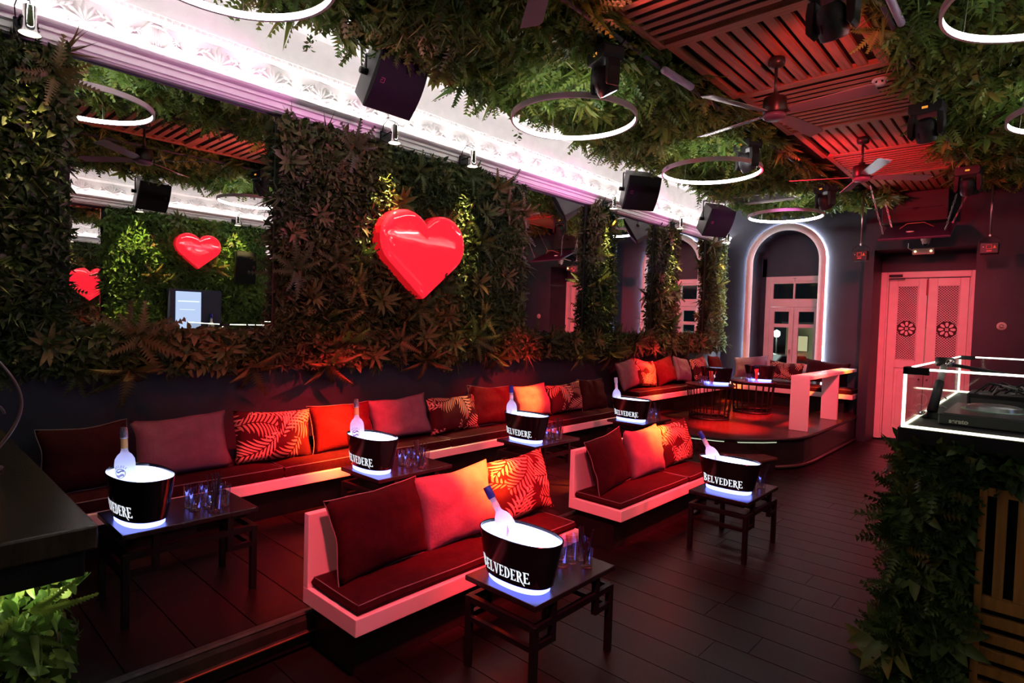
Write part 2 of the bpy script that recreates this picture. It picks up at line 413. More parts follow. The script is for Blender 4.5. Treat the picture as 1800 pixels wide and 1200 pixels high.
bm = bmesh.new(); bm.from_mesh(pk); bmesh.ops.bevel(bm, geom=[e for e in bm.edges if abs(e.verts[0].co.z - .5) < 1e-4 and abs(e.verts[1].co.z - .5) < 1e-4], offset=.012, segments=1); bm.to_mesh(pk); bm.free()
PW = .235
y = -1.2; row = 0
while y < 11.0:
    x = -2.88 - (rnd.random() * .3 if y > 6.9 else 0); x1 = 1.85
    first = True
    while x < x1 - .05:
        ln = rnd.uniform(1.5, 2.4) if not first else rnd.uniform(.7, 2.2)
        first = False; e = min(x + ln, x1)
        linkobj('plank', pk, floor, ((x + e) / 2, y + PW / 2, -.012), (e - x - .004, PW - .006, .024))
        x = e
    y += PW; row += 1

# the low seating platform along the left wall
plat = struct(MB().box(WX, -2.90, -2.6, 7.2, 0.0, .172).obj('seating_platform', M_black), 'low dark platform carrying the wall bench and four tables')
struct(plat)
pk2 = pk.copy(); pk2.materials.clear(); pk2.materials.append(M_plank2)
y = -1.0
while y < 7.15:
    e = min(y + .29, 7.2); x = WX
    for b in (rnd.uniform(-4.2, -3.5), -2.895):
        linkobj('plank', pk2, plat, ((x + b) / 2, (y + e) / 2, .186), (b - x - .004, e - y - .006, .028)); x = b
    y = e
MB().prism([(-2.905, .205), (-2.875, .205), (-2.868, .195), (-2.875, .185), (-2.868, .16), (-2.88, .10), (-2.87, .095), (-2.862, .088), (-2.87, .08), (-2.905, .08)], -2.6, 7.2, lambda a, b, d: (a, d, b)).obj('step_moulding', pmat('worn_olive_black_paint', (.035, .033, .024), .4, var=.4, vscale=14, bump=.1), plat)
MB().tube([(-2.866, -2.6, .088), (-2.866, 7.2, .088)], .006, 6).obj('brass_bead', pmat('dull_brass', (.45, .33, .14), .35, metal=1.0), plat)

# the higher platform in the far corner
EDGE = [(-4.85, 7.20), (-3.32, 7.22), (-3.05, 7.30), (-2.80, 7.46), (-2.60, 7.68), (-2.44, 7.93), (-2.34, 8.12), (-2.29, 8.32), (-2.27, 8.6), (-2.26, 10.99)]
poly = EDGE + [(-2.26, 11.6), (-4.85, 11.6)]
hp = struct(MB().prism(poly, 0.0, .37, lambda a, b, d: (a, b, d)).obj('corner_platform', pmat('gloss_black_riser', (.016, .014, .014), .22, var=.3, vscale=6)), 'raised dark corner platform with rounded front edge')
def xe(y):
    for (a, b), (c, d) in zip(EDGE[1:], EDGE[2:]):
        if b <= y <= d: return a + (c - a) * (y - b) / max(1e-6, d - b)
    return -2.26
y = 7.22
while y < 11.58:
    e = min(y + .24, 11.6); xm = rnd.uniform(-3.9, -3.3)
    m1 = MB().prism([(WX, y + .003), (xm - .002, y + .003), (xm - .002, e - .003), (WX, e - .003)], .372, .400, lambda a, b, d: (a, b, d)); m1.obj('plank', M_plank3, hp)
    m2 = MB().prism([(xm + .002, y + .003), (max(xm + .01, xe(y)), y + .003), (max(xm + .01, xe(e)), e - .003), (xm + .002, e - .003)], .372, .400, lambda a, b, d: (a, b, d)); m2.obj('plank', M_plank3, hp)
    y = e
off = [(x + .0, y) for x, y in EDGE]
MB().tube([(x + .012, y - .012, .385) for x, y in EDGE], .018, 8).obj('nosing', M_black, hp, smooth=True)
MB().tube([(x + .02, y - .02, .035) for x, y in EDGE], .022, 8).obj('base_moulding', pmat('worn_grey_black_moulding', (.06, .05, .05), .25), hp, smooth=True)
LEDG = emat('platform_edge_led', (.92, 1.0, .72), .8)
MB().tube([(x + .016, y - .018, .352) for x, y in ((-3.7, 7.205), (-3.32, 7.22), (-3.05, 7.30), (-2.98, 7.345))], .0045, 6).obj('edge_light', LEDG, hp)
MB().tube([(x + .016, y - .018, .352) for x, y in ((-2.84, 7.43), (-2.80, 7.46), (-2.60, 7.68), (-2.5, 7.84))], .0045, 6).obj('edge_light', LEDG, hp)
st = thing('corner_step', 'small dark step with paler tread at the rounded platform corner', 'step', (-2.72, 7.40, 0))
MB().prism([(-.33, -.02), (-.12, -.30), (.20, -.16), (.30, .22), (.10, .30)], 0, .17, lambda a, b, d: (a, b, d)).obj('riser', M_black, st, bev=.006)
MB().prism([(-.34, -.03), (-.12, -.32), (.22, -.17), (.32, .23), (.11, .31)], .172, .20, lambda a, b, d: (a, b, d)).obj('tread', pmat('pale_brown_tread', (.10, .055, .045), .25, var=.3), st, bev=.004)  # tread coloured paler than the riser

# ---------------- walls
struct(MB().box(-5.05, WX, -2.8, 12.3, -.1, 4.65).obj('wall_left', M_navy), 'dark navy painted left wall behind mirrors and foliage')
struct(MB().box(XR, 2.06, -2.8, 12.3, -.1, 4.65).obj('wall_right', M_navy), 'dark navy painted right wall')
struct(MB().box(-5.05, 2.06, -3.0, -2.8, -.1, 4.65).obj('wall_front', M_navy), 'dark navy wall behind the viewer')
struct(MB().box(-5.05, 2.06, -3.0, 12.3, 4.55, 4.65).obj('ceiling', pmat('dark_ceiling_paint', (.03, .03, .032), .8)), 'dark upper ceiling above the hanging foliage')
ACX, ARI, ASP = -3.67, .600, 3.08                       # arch: centre, inner radius, springing
def arch_pts(r, z0, n=20):
    return [(ACX - r, z0)] + [(ACX - r * math.cos(PI * i / n), ASP + r * math.sin(PI * i / n)) for i in range(n + 1)] + [(ACX + r, z0)]
wb = MB()
wb.box(-5.05, ACX - ARI, WB, 12.1, -.1, 4.55); wb.box(ACX + ARI, -2.11, WB, 12.1, -.1, 4.55); wb.box(ACX - ARI, ACX + ARI, WB, 12.1, -.1, .55)
ap = arch_pts(ARI, ASP)[1:-1]
for (a, b), (c, d) in zip(ap, ap[1:]):
    wb.add([(a, WB, b), (c, WB, d), (c, WB, 4.55), (a, WB, 4.55), (a, 12.1, b), (c, 12.1, d), (c, 12.1, 4.55), (a, 12.1, 4.55)], [(0, 1, 2, 3), (4, 7, 6, 5), (0, 4, 5, 1), (3, 2, 6, 7)])
# pier and wall round the door
wb.box(-2.25, -2.11, WBR, 11.6, -.1, 4.55); wb.box(-.80, 2.06, WBR, 11.75, -.1, 4.55); wb.box(-2.11, -.80, WBR, 11.66, 3.14, 4.55)
wb.box(-2.11, -.80, 11.66, 11.80, 2.83, 4.55)
wb.box(-4.25, -2.9, 12.08, 12.2, 2.845, 4.4); wb.box(-4.35, -4.17, 12.08, 12.2, -.1, 3.2); wb.box(-3.08, -2.9, 12.08, 12.2, -.1, 3.2)
struct(wb.obj('wall_back', M_navy), 'dark navy back wall with an arched recess and a door niche')

# ---------------- arched window
win = thing('window_1', 'arched recess with pink-lit white surround and glazed french window', None); struct(win); 
fr = MB(); prof = [(ARI - .010, 0), (ARI + .028, -.02), (ARI + .080, -.025), (ARI + .110, -.01), (ARI + .110, .016), (ARI - .010, .016)]
n = 28; rings = []
path = [(-1, .75)] + [(i / n, None) for i in range(n + 1)] + [(2, .75)]
def arch_map(r, t, z):
    if t == -1: return (ACX - r, z)
    if t == 2: return (ACX + r, z)
    return (ACX - r * math.cos(PI * t), ASP + r * math.sin(PI * t))
V = []; F = []
for (t, z) in path:
    for (r, d) in prof:
        q = arch_map(r, t, z); V.append((q[0], WB - .05 + d, q[1]))
k = len(prof)
for i in range(len(path) - 1):
    for j in range(k): F.append((i * k + j, i * k + (j + 1) % k, (i + 1) * k + (j + 1) % k, (i + 1) * k + j))
fr.add(V, F); fr.obj('arch_surround', M_frame, win, auto=True)
led = [arch_map(ARI + .098, t, z or 0) for t, z in path]
MB().tube([(a, WB - .013, b) for a, b in led], .008, 6).obj('halo_light', emat('arch_halo_led', (.86, .94, 1.0), LV['arch']), win)
WY = 12.06
wf = MB()
for b in ((-4.17, -4.08, .55, 2.845), (-3.17, -3.08, .55, 2.845), (-4.08, -3.17, 2.75, 2.845), (-4.08, -3.17, 2.25, 2.37)): wf.box(b[0], b[1], WY, WY + .09, b[2], b[3])
wf.obj('window_frame', M_frame, win, bev=.006)
tr = MB()
for b in ((-4.08, -4.03, 2.37, 2.75), (-3.22, -3.17, 2.37, 2.75), (-4.03, -3.22, 2.37, 2.41), (-4.03, -3.22, 2.71, 2.75), (-3.655, -3.625, 2.41, 2.71)): tr.box(b[0], b[1], WY + .02, WY + .07, b[2], b[3])
tr.obj('transom_sash', M_frame, win, bev=.004)
for x0, x1 in ((-4.03, -3.655), (-3.625, -3.22)): MB().box(x0, x1, WY + .04, WY + .046, 2.41, 2.71).obj('pane', M_pane, win)
for x0, x1 in ((-4.075, -3.63), (-3.62, -3.175)):
    lf = MB()
    for b in ((x0, x0 + .085, .58, 2.245), (x1 - .085, x1, .58, 2.245), (x0 + .085, x1 - .085, 2.16, 2.245), (x0 + .085, x1 - .085, 1.85, 1.92), (x0 + .085, x1 - .085, .58, 1.15)): lf.box(b[0], b[1], WY + .01, WY + .06, b[2], b[3])
    l = lf.obj('window_leaf', M_frame, win, bev=.004)
    for z0, z1 in ((1.92, 2.16), (1.15, 1.85)): MB().box(x0 + .085, x1 - .085, WY + .03, WY + .036, z0, z1).obj('pane', M_pane, l)
MB().cyl((-3.665, WY - .02, 1.42), (-3.665, WY - .02, 1.34), .012).cyl((-3.665, WY + .02, 1.40), (-3.665, WY - .03, 1.40), .008).obj('latch', M_steel, win)
MB().box(-3.66, -3.59, WY - .015, WY, 2.80, 2.812).box(-3.63, -3.62, WY - .015, WY, 2.74, 2.80).obj('catch', M_steel, win)

# ---------------- door
DY = 11.68
door = thing('door_1', 'tall pink-lit double door with lattice panels and flower rosettes', None); struct(door)
df = MB()
for b in ((-2.11, -2.02, 0, 2.83), (-.89, -.80, 0, 2.83), (-2.02, -.89, 2.73, 2.83)): df.box(b[0], b[1], DY - .06, DY + .04, b[2], b[3])
df.box(-2.02, -2.0, DY - .03, DY + .04, 0, 2.73); df.box(-.91, -.89, DY - .03, DY + .04, 0, 2.73)
df.obj('door_frame', M_frame, door, bev=.008)
M_dark = pmat('dark_behind_lattice', (.05, .012, .016), .7)
for k, (x0, x1) in enumerate(((-1.995, -1.46), (-1.45, -.915))):
    lf = MB(); a, b = x0 + .125, x1 - .115
    for q in ((x0, a, .02, 2.72), (b, x1, .02, 2.72), (a, b, 2.60, 2.72), (a, b, 1.22, 1.36), (a, b, .02, .22)): lf.box(q[0], q[1], DY, DY + .05, q[2], q[3])
    l = lf.obj('door_leaf', M_frame, door, bev=.006)
    MB().box(a, b, DY + .035, DY + .04, 1.36, 2.60).obj('lattice_backing', M_dark, l)
    MB().box(a + .04, b - .04, DY + .01, DY + .04, .26, 1.16).box(a, b, DY + .025, DY + .04, .22, 1.22).obj('lower_panel', M_frame, l, bev=.008)
    bd = MB()
    for q in ((a, a + .012, 1.36, 2.60), (b - .012, b, 1.36, 2.60), (a, b, 1.36, 1.372), (a, b, 2.588, 2.60)): bd.box(q[0], q[1], DY - .008, DY + .02, q[2], q[3])
    bd.obj('panel_moulding', M_frame, l)
    la = MB(); W = b - a; H = 1.24; p = .040; cx, cz, cr_ = (a + b) / 2, 1.885, .128
    for s in (-1, 1):
        c = -W - .05
        while c < H + W:
            # line z = 1.36 + c + s*(x-a)  clipped to the panel, left open around the rosette
            seg = []
            for i in range(25):
                x = a + W * i / 24; z = 1.36 + c + s * (x - a) if s > 0 else 1.36 + c + W + s * (x - a) - W
                ok = 1.36 <= z <= 2.60 and (x - cx) ** 2 + (z - cz) ** 2 > cr_ ** 2
                if ok: seg.append((x, z))
                if (not ok or i == 24) and seg:
                    if len(seg) > 1:
                        (xa, za), (xb, zb) = seg[0], seg[-1]; hw = .0065
                        la.add([(xa, DY + .02, za - hw), (xb, DY + .02, zb - hw), (xb, DY + .02, zb + hw), (xa, DY + .02, za + hw), (xa, DY + .034, za - hw), (xb, DY + .034, zb - hw), (xb, DY + .034, zb + hw), (xa, DY + .034, za + hw)], [(0, 1, 2, 3), (4, 7, 6, 5), (0, 4, 5, 1), (3, 2, 6, 7)])
                    seg = []
            c += p
    la.obj('lattice', M_frame, l)
    # rosette: pale petals divided by dark tracery
    pet = MB()
    for i in range(8):
        an = PI / 4 * i; ptsl = []
        for j in range(13):
            t = j / 12 * 2 * PI; u = .079 + .037 * math.cos(t); v_ = .021 * math.sin(t) * (1 + .25 * math.cos(t))
            ptsl.append((cx + u * math.cos(an) - v_ * math.sin(an), cz + u * math.sin(an) + v_ * math.cos(an)))
        pet.prism(ptsl[:-1], DY + .018, DY + .034, lambda A, B_, d: (A, d, B_))
    for i in range(4):
        an = PI / 2 * i + PI / 4; pet.prism([(cx + .016 * math.cos(an) + .011 * math.cos(t), cz + .016 * math.sin(an) + .011 * math.sin(t)) for t in [PI / 4 * q for q in range(8)]], DY + .018, DY + .034, lambda A, B_, d: (A, d, B_))
    pet.obj('rosette', M_frame, l)
    MB().tube([(cx + .125 * math.cos(t), DY + .018, cz + .125 * math.sin(t)) for t in [PI / 16 * q for q in range(32)]], .006, 6, closed=True).obj('rosette_ring', M_dark, l)
    MB().cyl((x1 - .05 if k == 0 else x0 + .05, DY - .06, 1.05), (x1 - .05 if k == 0 else x0 + .05, DY, 1.05), .012).obj('door_knob', M_metal, l)
MB().box(-1.99, -1.80, DY - .10, DY - .055, 2.745, 2.785).box(-1.99, -1.76, DY - .10, DY - .085, 2.70, 2.712).obj('door_closer', M_metal, door)
MB().box(-1.47, -1.445, DY - .03, DY, 2.44, 2.70).obj('bolt', pmat('red_brown_bolt', (.25, .05, .05), .5), door)

# ---------------- cornice with relief frieze, both long walls
def petal(mb, c, ang, L, W, H, M):
    # raised almond in the (u,v) plane of M, c = root
    d = (math.cos(ang), math.sin(ang)); s = (-d[1], d[0]); P = []
    for t, w_ in ((0, .25), (.35, .8), (.7, 1), (.92, .6)):
        for q in (-1, 1): P.append((c[0] + d[0] * L * t + s[0] * W * w_ * q, c[1] + d[1] * L * t + s[1] * W * w_ * q, 0))
    P.append((c[0] + d[0] * L, c[1] + d[1] * L, 0)); P += [(c[0] + d[0] * L * t, c[1] + d[1] * L * t, H * h_) for t, h_ in ((0, .5), (.5, 1), (.88, .9))]
    F = [(0, 2, 10, 9), (2, 4, 11, 10), (4, 6, 11), (6, 8, 11), (1, 9, 10, 3), (3, 10, 11, 5), (5, 11, 7), (7, 11, 8)]
    mb.add([M(*p) for p in P], F)
ID = lambda u, v, n: (n, u, v)
pal = MB()
for i in range(7):
    an = PI / 2 + (i - 3) * .42; petal(pal, (0, .02), an, .150 - .014 * abs(i - 3), .019, .036, ID)
for s in (-1, 1):
    pal.tube([(.008, s * (.02 + .05 * t + .0), .02 - .028 * math.sin(t * 2.4)) for t in np.linspace(0, 1.2, 7)], .009, 6)
    pal.tube([(.008, s * (.085 + .022 * (1 - t / 8) * math.cos(t)), .0 + .022 * (1 - t / 8) * math.sin(t)) for t in np.linspace(0, 6.5, 14)], .007, 5)
PAL = pal.mesh('palmette', M_plaster, True)
scr = MB()
for s in (-1, 1):
    scr.tube([(.008, s * (.03 + .10 * t), .03 + .05 * math.sin(t * PI)) for t in np.linspace(0, 1, 9)], .009, 6, rr=[.011 - .004 * t for t in np.linspace(0, 1, 9)])
    for j in range(3): petal(scr, (s * (.035 + .035 * j), .05 + .02 * j), PI / 2 - s * (.5 + .2 * j), .06, .016, .030, ID)
    petal(scr, (s * .02, .03), PI / 2 - s * 1.3, .09, .018, .030, ID)
SCR = scr.mesh('acanthus_scroll', M_plaster, True)
lyr = MB()
for s in (-1, 1):
    lyr.tube([(.010, s * (.02 + .07 * math.sin(t * PI * .95)), -.03 + .19 * t) for t in np.linspace(0, 1, 10)], .010, 6)
    lyr.tube([(.010, s * (.115 + .028 * (1 - t / 9) * math.cos(t)), .05 + .028 * (1 - t / 9) * math.sin(t)) for t in np.linspace(0, 6.5, 14)], .008, 5)
for u in (-.024, -.008, .008, .024): lyr.tube([(.010, u, .0), (.010, u, .13)], .0045, 5)
lyr.box(.002, .018, -.035, .035, -.015, .002); lyr.box(.002, .018, -.05, .05, .128, .142)
LYR = lyr.mesh('lyre', M_plaster, True)
CP = [(0, 3.47), (.06, 3.47), (.07, 3.478), (.085, 3.48), (.085, 3.495), (.10, 3.50), (.10, 3.535), (.092, 3.538), (.092, 3.546), (.112, 3.55), (.112, 3.578), (.125, 3.582), (.135, 3.592), (.14, 3.604), (.14, 3.615), (.13, 3.615), (.125, 3.595), (.02, 3.592),
      (.012, 3.60), (.012, 3.86), (.03, 3.865), (.050, 3.885), (.055, 3.91), (.07, 3.915), (.07, 3.93), (.03, 3.94), (.03, 4.06), (.05, 4.20), (.12, 4.32), (.26, 4.42), (.30, 4.44), (.30, 4.55), (0, 4.55)]
def cornice(name, label):
    c = thing(name, label, None); struct(c)
    MB().prism(CP, -2.8, 11.6, lambda a, b, d: (a, d, b)).obj('moulding', M_plaster, c)
    MB().box(.075, .105, -2.8, 11.58, 3.594, 3.600).obj('cove_light', emat('cove_led', (1.0, .95, .93), LV['cove']), c)
    eg = MB(); y = 0.0
    while y < 11.5:
        eg.box(.045, .066, y, y + .030, 3.888, 3.912); y += .048
    tag(eg.obj('egg_and_dart', M_plaster, c), kind='stuff')
    MB().box(.736, .744, -.2, 11.3, 4.105, 4.155).obj('raft_edge_light', emat('raft_led', (1.0, .96, .94), LV['raft']), c)
    y = .10; i = 0
    while y < 11.4:
        me, nm = ((LYR, 'lyre') if i % 10 == 6 else (PAL, 'palmette') if i % 2 == 0 else (SCR, 'acanthus_scroll'))
        linkobj(nm, me, c, (.012, y, 3.69 if nm != 'lyre' else 3.705)); y += .215; i += 1
    return c
c1 = cornice('trim_1', 'white plaster cornice with glowing cove above the mirrors'); c1.location = (WX, 0, 0)
c2 = dup(c1, (XR, 8.8, 0), PI); c2.name = 'trim_2'; c2['label'] = 'white plaster cornice along the right wall'

# ================================================================== GREEN WALLS, MIRRORS, CEILING
ROS = [rosette_mesh('spiky_plant', M_hedge, 12, .11, s, t) for s, t in ((1, .7), (2, .85), (3, .95))]
FER = [fern_mesh('fern', M_hedge, 9, s, t) for s, t in ((4, .35), (5, .6), (6, .9))]
GRA = [grass_mesh('grass_tuft', M_hedge, 22, s, t) for s, t in ((7, .4), (8, .7))]
ROSC = [rosette_mesh('spiky_plant', M_ceil, 13, .12, s, t) for s, t in ((11, .7), (12, .9))]
FERC = [fern_mesh('fern', M_ceil, 10, s, t) for s, t in ((14, .35), (15, .7))]
def green_panel(name, label, xface, sgn, y0, y1, z0, z1, dens, nplants, mat=M_hedge, seed=0, size=.066, protos=None, group=None):
    # a rectangle of planted wall facing +x (sgn 1) or -x (sgn -1)
    g = thing(name, label, 'green wall', (xface, (y0 + y1) / 2, z0), 0, group)
    yc = (y0 + y1) / 2; A = (y1 - y0) * (z1 - z0); n = (sgn, 0, 0)
    xb = -sgn * .10
    MB().box(min(xb, -sgn * .078), max(xb, -sgn * .078), y0 - yc, y1 - yc, 0, z1 - z0).obj('backing', M_soil, g)
    N = int(A * dens); P = rect_pts(N, (-sgn * .075, y0 - yc, 0), (sgn * .085, 0, 0), (0, y1 - y0, 0)); P[:, 2] = NR.random(N) * (z1 - z0)
    R = orient(N, n, (.25, .9), (.3, 1.0), .35)
    # patches of different species: size and tint vary in blobs
    q = np.array([noise.noise(Vector((p[1] * 1.7 + seed, p[2] * 1.7, seed * 3.1))) for p in P])
    T = np.clip(.35 + q * .7 + NR.normal(size=N) * .13, 0, 1)
    S = size * (1 + .5 * np.clip(q, -.5, .5)) * NR.uniform(.7, 1.3, size=N)
    half = q > 0
    parts = [batch(LEAF, R[half], P[half], S[half], T[half]), batch(LEAF_N, R[~half], P[~half], S[~half] * 1.25, T[~half])]
    K = max(3, int(A * 22)); PK = rect_pts(K, (-sgn * .05, y0 - yc, .02), (0, y1 - y0, 0), (0, 0, z1 - z0))
    parts.append(tufts(K, PK, n, 7, .16, FROND, (.3, 1.0), (.3, 1.0), .7, (.1, .8)))
    parts.append(tufts(K // 2, rect_pts(K // 2, (-sgn * .05, y0 - yc, .02), (0, y1 - y0, 0), (0, 0, z1 - z0)), n, 12, .17, BLADE, (.4, 1.0), (.3, 1.0), .5, (.2, .9)))
    V, F, T = merge(parts)
    tag(linkobj('foliage', tri_mesh('foliage', V, F, T, mat), g), kind='stuff')
    r = random.Random(seed + 5); pl = protos or (ROS, FER, GRA)
    placed = []
    for i in range(nplants):
        for t in range(30):
            py, pz = r.uniform(y0 - yc + .06, y1 - yc - .06), r.uniform(.05, z1 - z0 - .05)
            if all((py - a) ** 2 + (pz - b) ** 2 > .06 for a, b in placed): break
        placed.append((py, pz)); fam = pl[r.choice((0, 0, 1, 1, 2))] if len(pl) > 2 else pl[r.choice((0, 1))]
        me = r.choice(fam); s = r.uniform(.14, .22) if 'spiky' in me.name else r.uniform(.18, .28)
        linkobj(me.name.split('.')[0], me, g, mw=Matrix.Translation((sgn * .0, py, pz)) @ facing((sgn, 0, -.35 if 'spiky' not in me.name else .05), r.uniform(0, 6)) @ Matrix.Scale(s, 4))
    return g
XF = -4.73
green_panel('green_wall', 'planted wall panel between the dark counter and the big mirror', XF, 1, -1.4, .88, 1.66, 3.45, 3300, 16, seed=1)
green_panel('green_wall', 'broad planted wall panel behind the glowing red heart', XF, 1, 2.27, 5.37, 1.66, 3.46, 3300, 34, seed=2)
green_panel('green_wall', 'planted column just right of the red heart panel mirror, nearest of three', XF, 1, 6.72, 7.40, 1.62, 3.45, 3300, 8, seed=3)
green_panel('green_wall', 'planted column standing in front of the mirrored arch, middle of three', XF, 1, 8.64, 9.38, 1.60, 3.45, 2000, 7, seed=4)
green_panel('green_wall', 'planted column at the far corner beside the arched window, last of three', XF, 1, 10.62, 11.42, 1.58, 3.45, 2000, 7, seed=6)
green_panel('green_wall', 'long low planted strip under the mirrors above the wall bench', XF + .02, 1, -1.4, 11.45, 1.36, 1.67, 3400, 30, seed=9, protos=(ROS, FER, GRA))
# drooping fern fronds below the strip
gl = [o for o in COL.objects if o.get('label', '').startswith('long low planted')][0]
for yy in (2.05, 2.72, 3.83, 6.55, 7.3, 1.2, 4.9):
    linkobj('fern', FER[2], gl, mw=Matrix.Translation((.02, yy - (11.45 - 1.4) / 2, .02)) @ facing((.5, 0, -1), yy) @ Matrix.Scale(.27, 4))
M_edge = pmat('mirror_edge_bead', (.6, .58, .55), .2, metal=1.0)
for k, (a, b, lab) in enumerate(((.88, 2.27, 'big wall mirror between two planted panels left of the red heart'), (5.37, 6.72, 'wall mirror just right of the red heart panel'), (7.40, 8.64, 'wall mirror between the first and second planted columns'), (9.38, 10.62, 'wall mirror between the second and third planted columns'))):
    m = thing('wall_mirror', lab, 'mirror', (WX, (a + b) / 2, 1.56), 0, 'wall mirrors'); h = (b - a) / 2 + .12
    MB().box(.001, .03, -h, h, 0, 1.885).obj('mirror_pane', M_mirror, m)
    MB().box(.001, .036, -h - .012, -h, 0, 1.885).box(.001, .036, h, h + .012, 0, 1.885).obj('edge_bead', M_edge, m)
# right wall, seen in the mirrors
green_panel('green_wall', 'planted wall panel on the right wall reflected in the big mirror', XR - .12, -1, 2.55, 5.2, 1.35, 3.46, 1500, 14, mat=M_green, seed=12, size=.10)
green_panel('green_wall', 'planted wall panel on the right wall beyond its mirrors', XR - .12, -1, 6.8, 10.8, .2, 3.45, 700, 6, mat=M_green, seed=13, size=.12)
for a, b, lab in ((1.1, 2.5, 'wall mirror on the right wall before its planted panel'), (5.25, 6.75, 'wall mirror on the right wall after its planted panel')):
    m = thing('wall_mirror', lab, 'mirror', (XR, (a + b) / 2, 1.35), 0, 'wall mirrors'); h = (b - a) / 2
    MB().box(-.03, -.001, -h, h, 0, 2.08).obj('mirror_pane', M_mirror, m)
    MB().box(-.036, -.001, -h - .012, -h, 0, 2.08).box(-.036, -.001, h, h + .012, 0, 2.08).obj('edge_bead', M_edge, m)

# ---------------- planted ceiling
def green_ceiling(label, x0, x1, y0, y1, z, dens, fern, nros, seed, holes=()):
    g = thing('hanging_garden', label, 'green ceiling', ((x0 + x1) / 2, (y0 + y1) / 2, z)); xc, yc = (x0 + x1) / 2, (y0 + y1) / 2
    MB().box(x0 - xc, x1 - xc, y0 - yc, y1 - yc, .06, .12).obj('backing', M_soil, g)
    A = (x1 - x0) * (y1 - y0)
    def keep(P):
        k = np.ones(len(P), bool)
        for (a, b, c, d) in holes: k &= ~((P[:, 0] + xc > a) & (P[:, 0] + xc < b) & (P[:, 1] + yc > c) & (P[:, 1] + yc < d))
        return P[k]
    P = keep(rect_pts(int(A * dens), (x0 - xc, y0 - yc, .04), (x1 - x0, 0, 0), (0, y1 - y0, 0))); N = len(P)
    q = np.array([noise.noise(Vector((p[0] * 1.3 + seed, p[1] * 1.3, seed * 1.7))) for p in P])
    P[:, 2] -= NR.random(N) * .09 + np.clip(q, 0, 1) * .10
    T = np.clip(.4 + q * .6 + NR.normal(size=N) * .14, 0, 1)
    S = .085 * (1 + .6 * np.clip(q, -.5, .5)) * NR.uniform(.7, 1.3, size=N)
    R = orient(N, (0, 0, -1), (.2, .9), (.4, 1.0), .1); h = q > .02
    parts = [batch(LEAF, R[h], P[h], S[h], T[h]), batch(LEAF_N, R[~h], P[~h], S[~h] * 1.35, T[~h])]
    K = int(A * fern); PK = keep(rect_pts(K, (x0 - xc, y0 - yc, .0), (x1 - x0, 0, 0), (0, y1 - y0, 0))); K = len(PK)
    parts.append(tufts(K, PK, (0, 0, -1), 9, .24, FROND, (.15, 1.0), (.35, 1.0), .55, (.15, .85)))
    PG = keep(rect_pts(K // 2, (x0 - xc, y0 - yc, .0), (x1 - x0, 0, 0), (0, y1 - y0, 0)))
    parts.append(tufts(len(PG), PG, (0, 0, -1), 16, .22, BLADE, (.15, 1.0), (.4, 1.0), .45, (.3, 1)))
    V, F, T = merge(parts); tag(linkobj('foliage', tri_mesh('foliage', V, F, T, M_ceil), g), kind='stuff')
    r = random.Random(seed)
    for i in range(nros):
        me = r.choice(ROSC + FERC); px, py = r.uniform(x0, x1), r.uniform(y0, y1)
        if any(a < px < b and c < py < d for a, b, c, d in holes): continue
        linkobj(me.name.split('.')[0], me, g, mw=Matrix.Translation((px - xc, py - yc, -.09)) @ facing((r.uniform(-.5, .5), -.4, -1), r.uniform(0, 6)) @ Matrix.Scale(r.uniform(.16, .26), 4))
    return g
GRL = (-4.0, -3.0, 9.35, 10.05)
gcl = green_ceiling('hanging fern and ivy ceiling between the glowing cornice and the slatted wood', -4.10, -2.36, -.2, 11.3, 4.04, 1500, 34, 60, 21, holes=(GRL,))
gcr = green_ceiling('hanging fern and ivy ceiling on the right of the slatted wood', -.98, 1.10, -.2, 10.7, 4.04, 1100, 26, 44, 22)
gce = green_ceiling('narrow band of hanging ivy past the far end of the slatted wood', -2.36, -1.75, 10.2, 11.3, 3.97, 900, 18, 3, 23)
# trailing sprigs at the edge
for (x, y, ln) in ((-4.14, 3.05, .16), (-4.16, 4.55, .22), (-4.16, 5.9, .14), (-4.12, 2.2, .14), (-4.16, 8.9, .2)):
    N = 16; t = np.linspace(.1, 1, N); Pn = np.stack([x + NR.normal(size=N) * .02, y + NR.normal(size=N) * .02, 3.9 - ln * t], 1) - np.array(gcl.location)
    V, F, T = batch(LEAF, orient(N, (0, 0, -1), (0, .5), (.5, 1), .2), Pn, NR.uniform(.04, .06, size=N), NR.uniform(.1, .4, size=N))
    tag(linkobj('trailing_sprig', tri_mesh('trailing_sprig', V, F, T, M_ceil), gcl), kind='stuff')

# ---------------- slatted wood ceiling
wc = thing('slatted_ceiling', 'reddish slatted timber ceiling raft with alternating slat directions', 'wooden ceiling', (-1.65, 4.2, 4.0))
MB().box(-.72, .66, -4.4, 6.85, .05, .07).obj('backing', pmat('olive_dark_backing', (.022, .020, .008), .9), wc)
MODS = [(-.10, 1.40, -2.42, -1.14, 'y'), (1.40, 2.82, -2.40, -1.12, 'x'), (2.82, 4.22, -2.36, -1.08, 'x'), (4.22, 5.56, -2.30, -1.03, 'y'), (5.56, 6.95, -2.24, -.98, 'x'), (6.95, 8.13, -2.18, -1.05, 'y'), (8.13, 9.52, -2.14, -.89, 'x'), (9.52, 11.10, -2.10, -1.03, 'y')]
sl = MB().box(-.5, .5, -.5, .5, -.5, .5).mesh('slat', M_wood)
def slat(x0, x1, y0, y1, z0, z1, name='slat'):
    linkobj(name, sl, wc, ((x0 + x1) / 2 + 1.65, (y0 + y1) / 2 - 4.2, (z0 + z1) / 2 - 4.0), (x1 - x0, y1 - y0, z1 - z0))
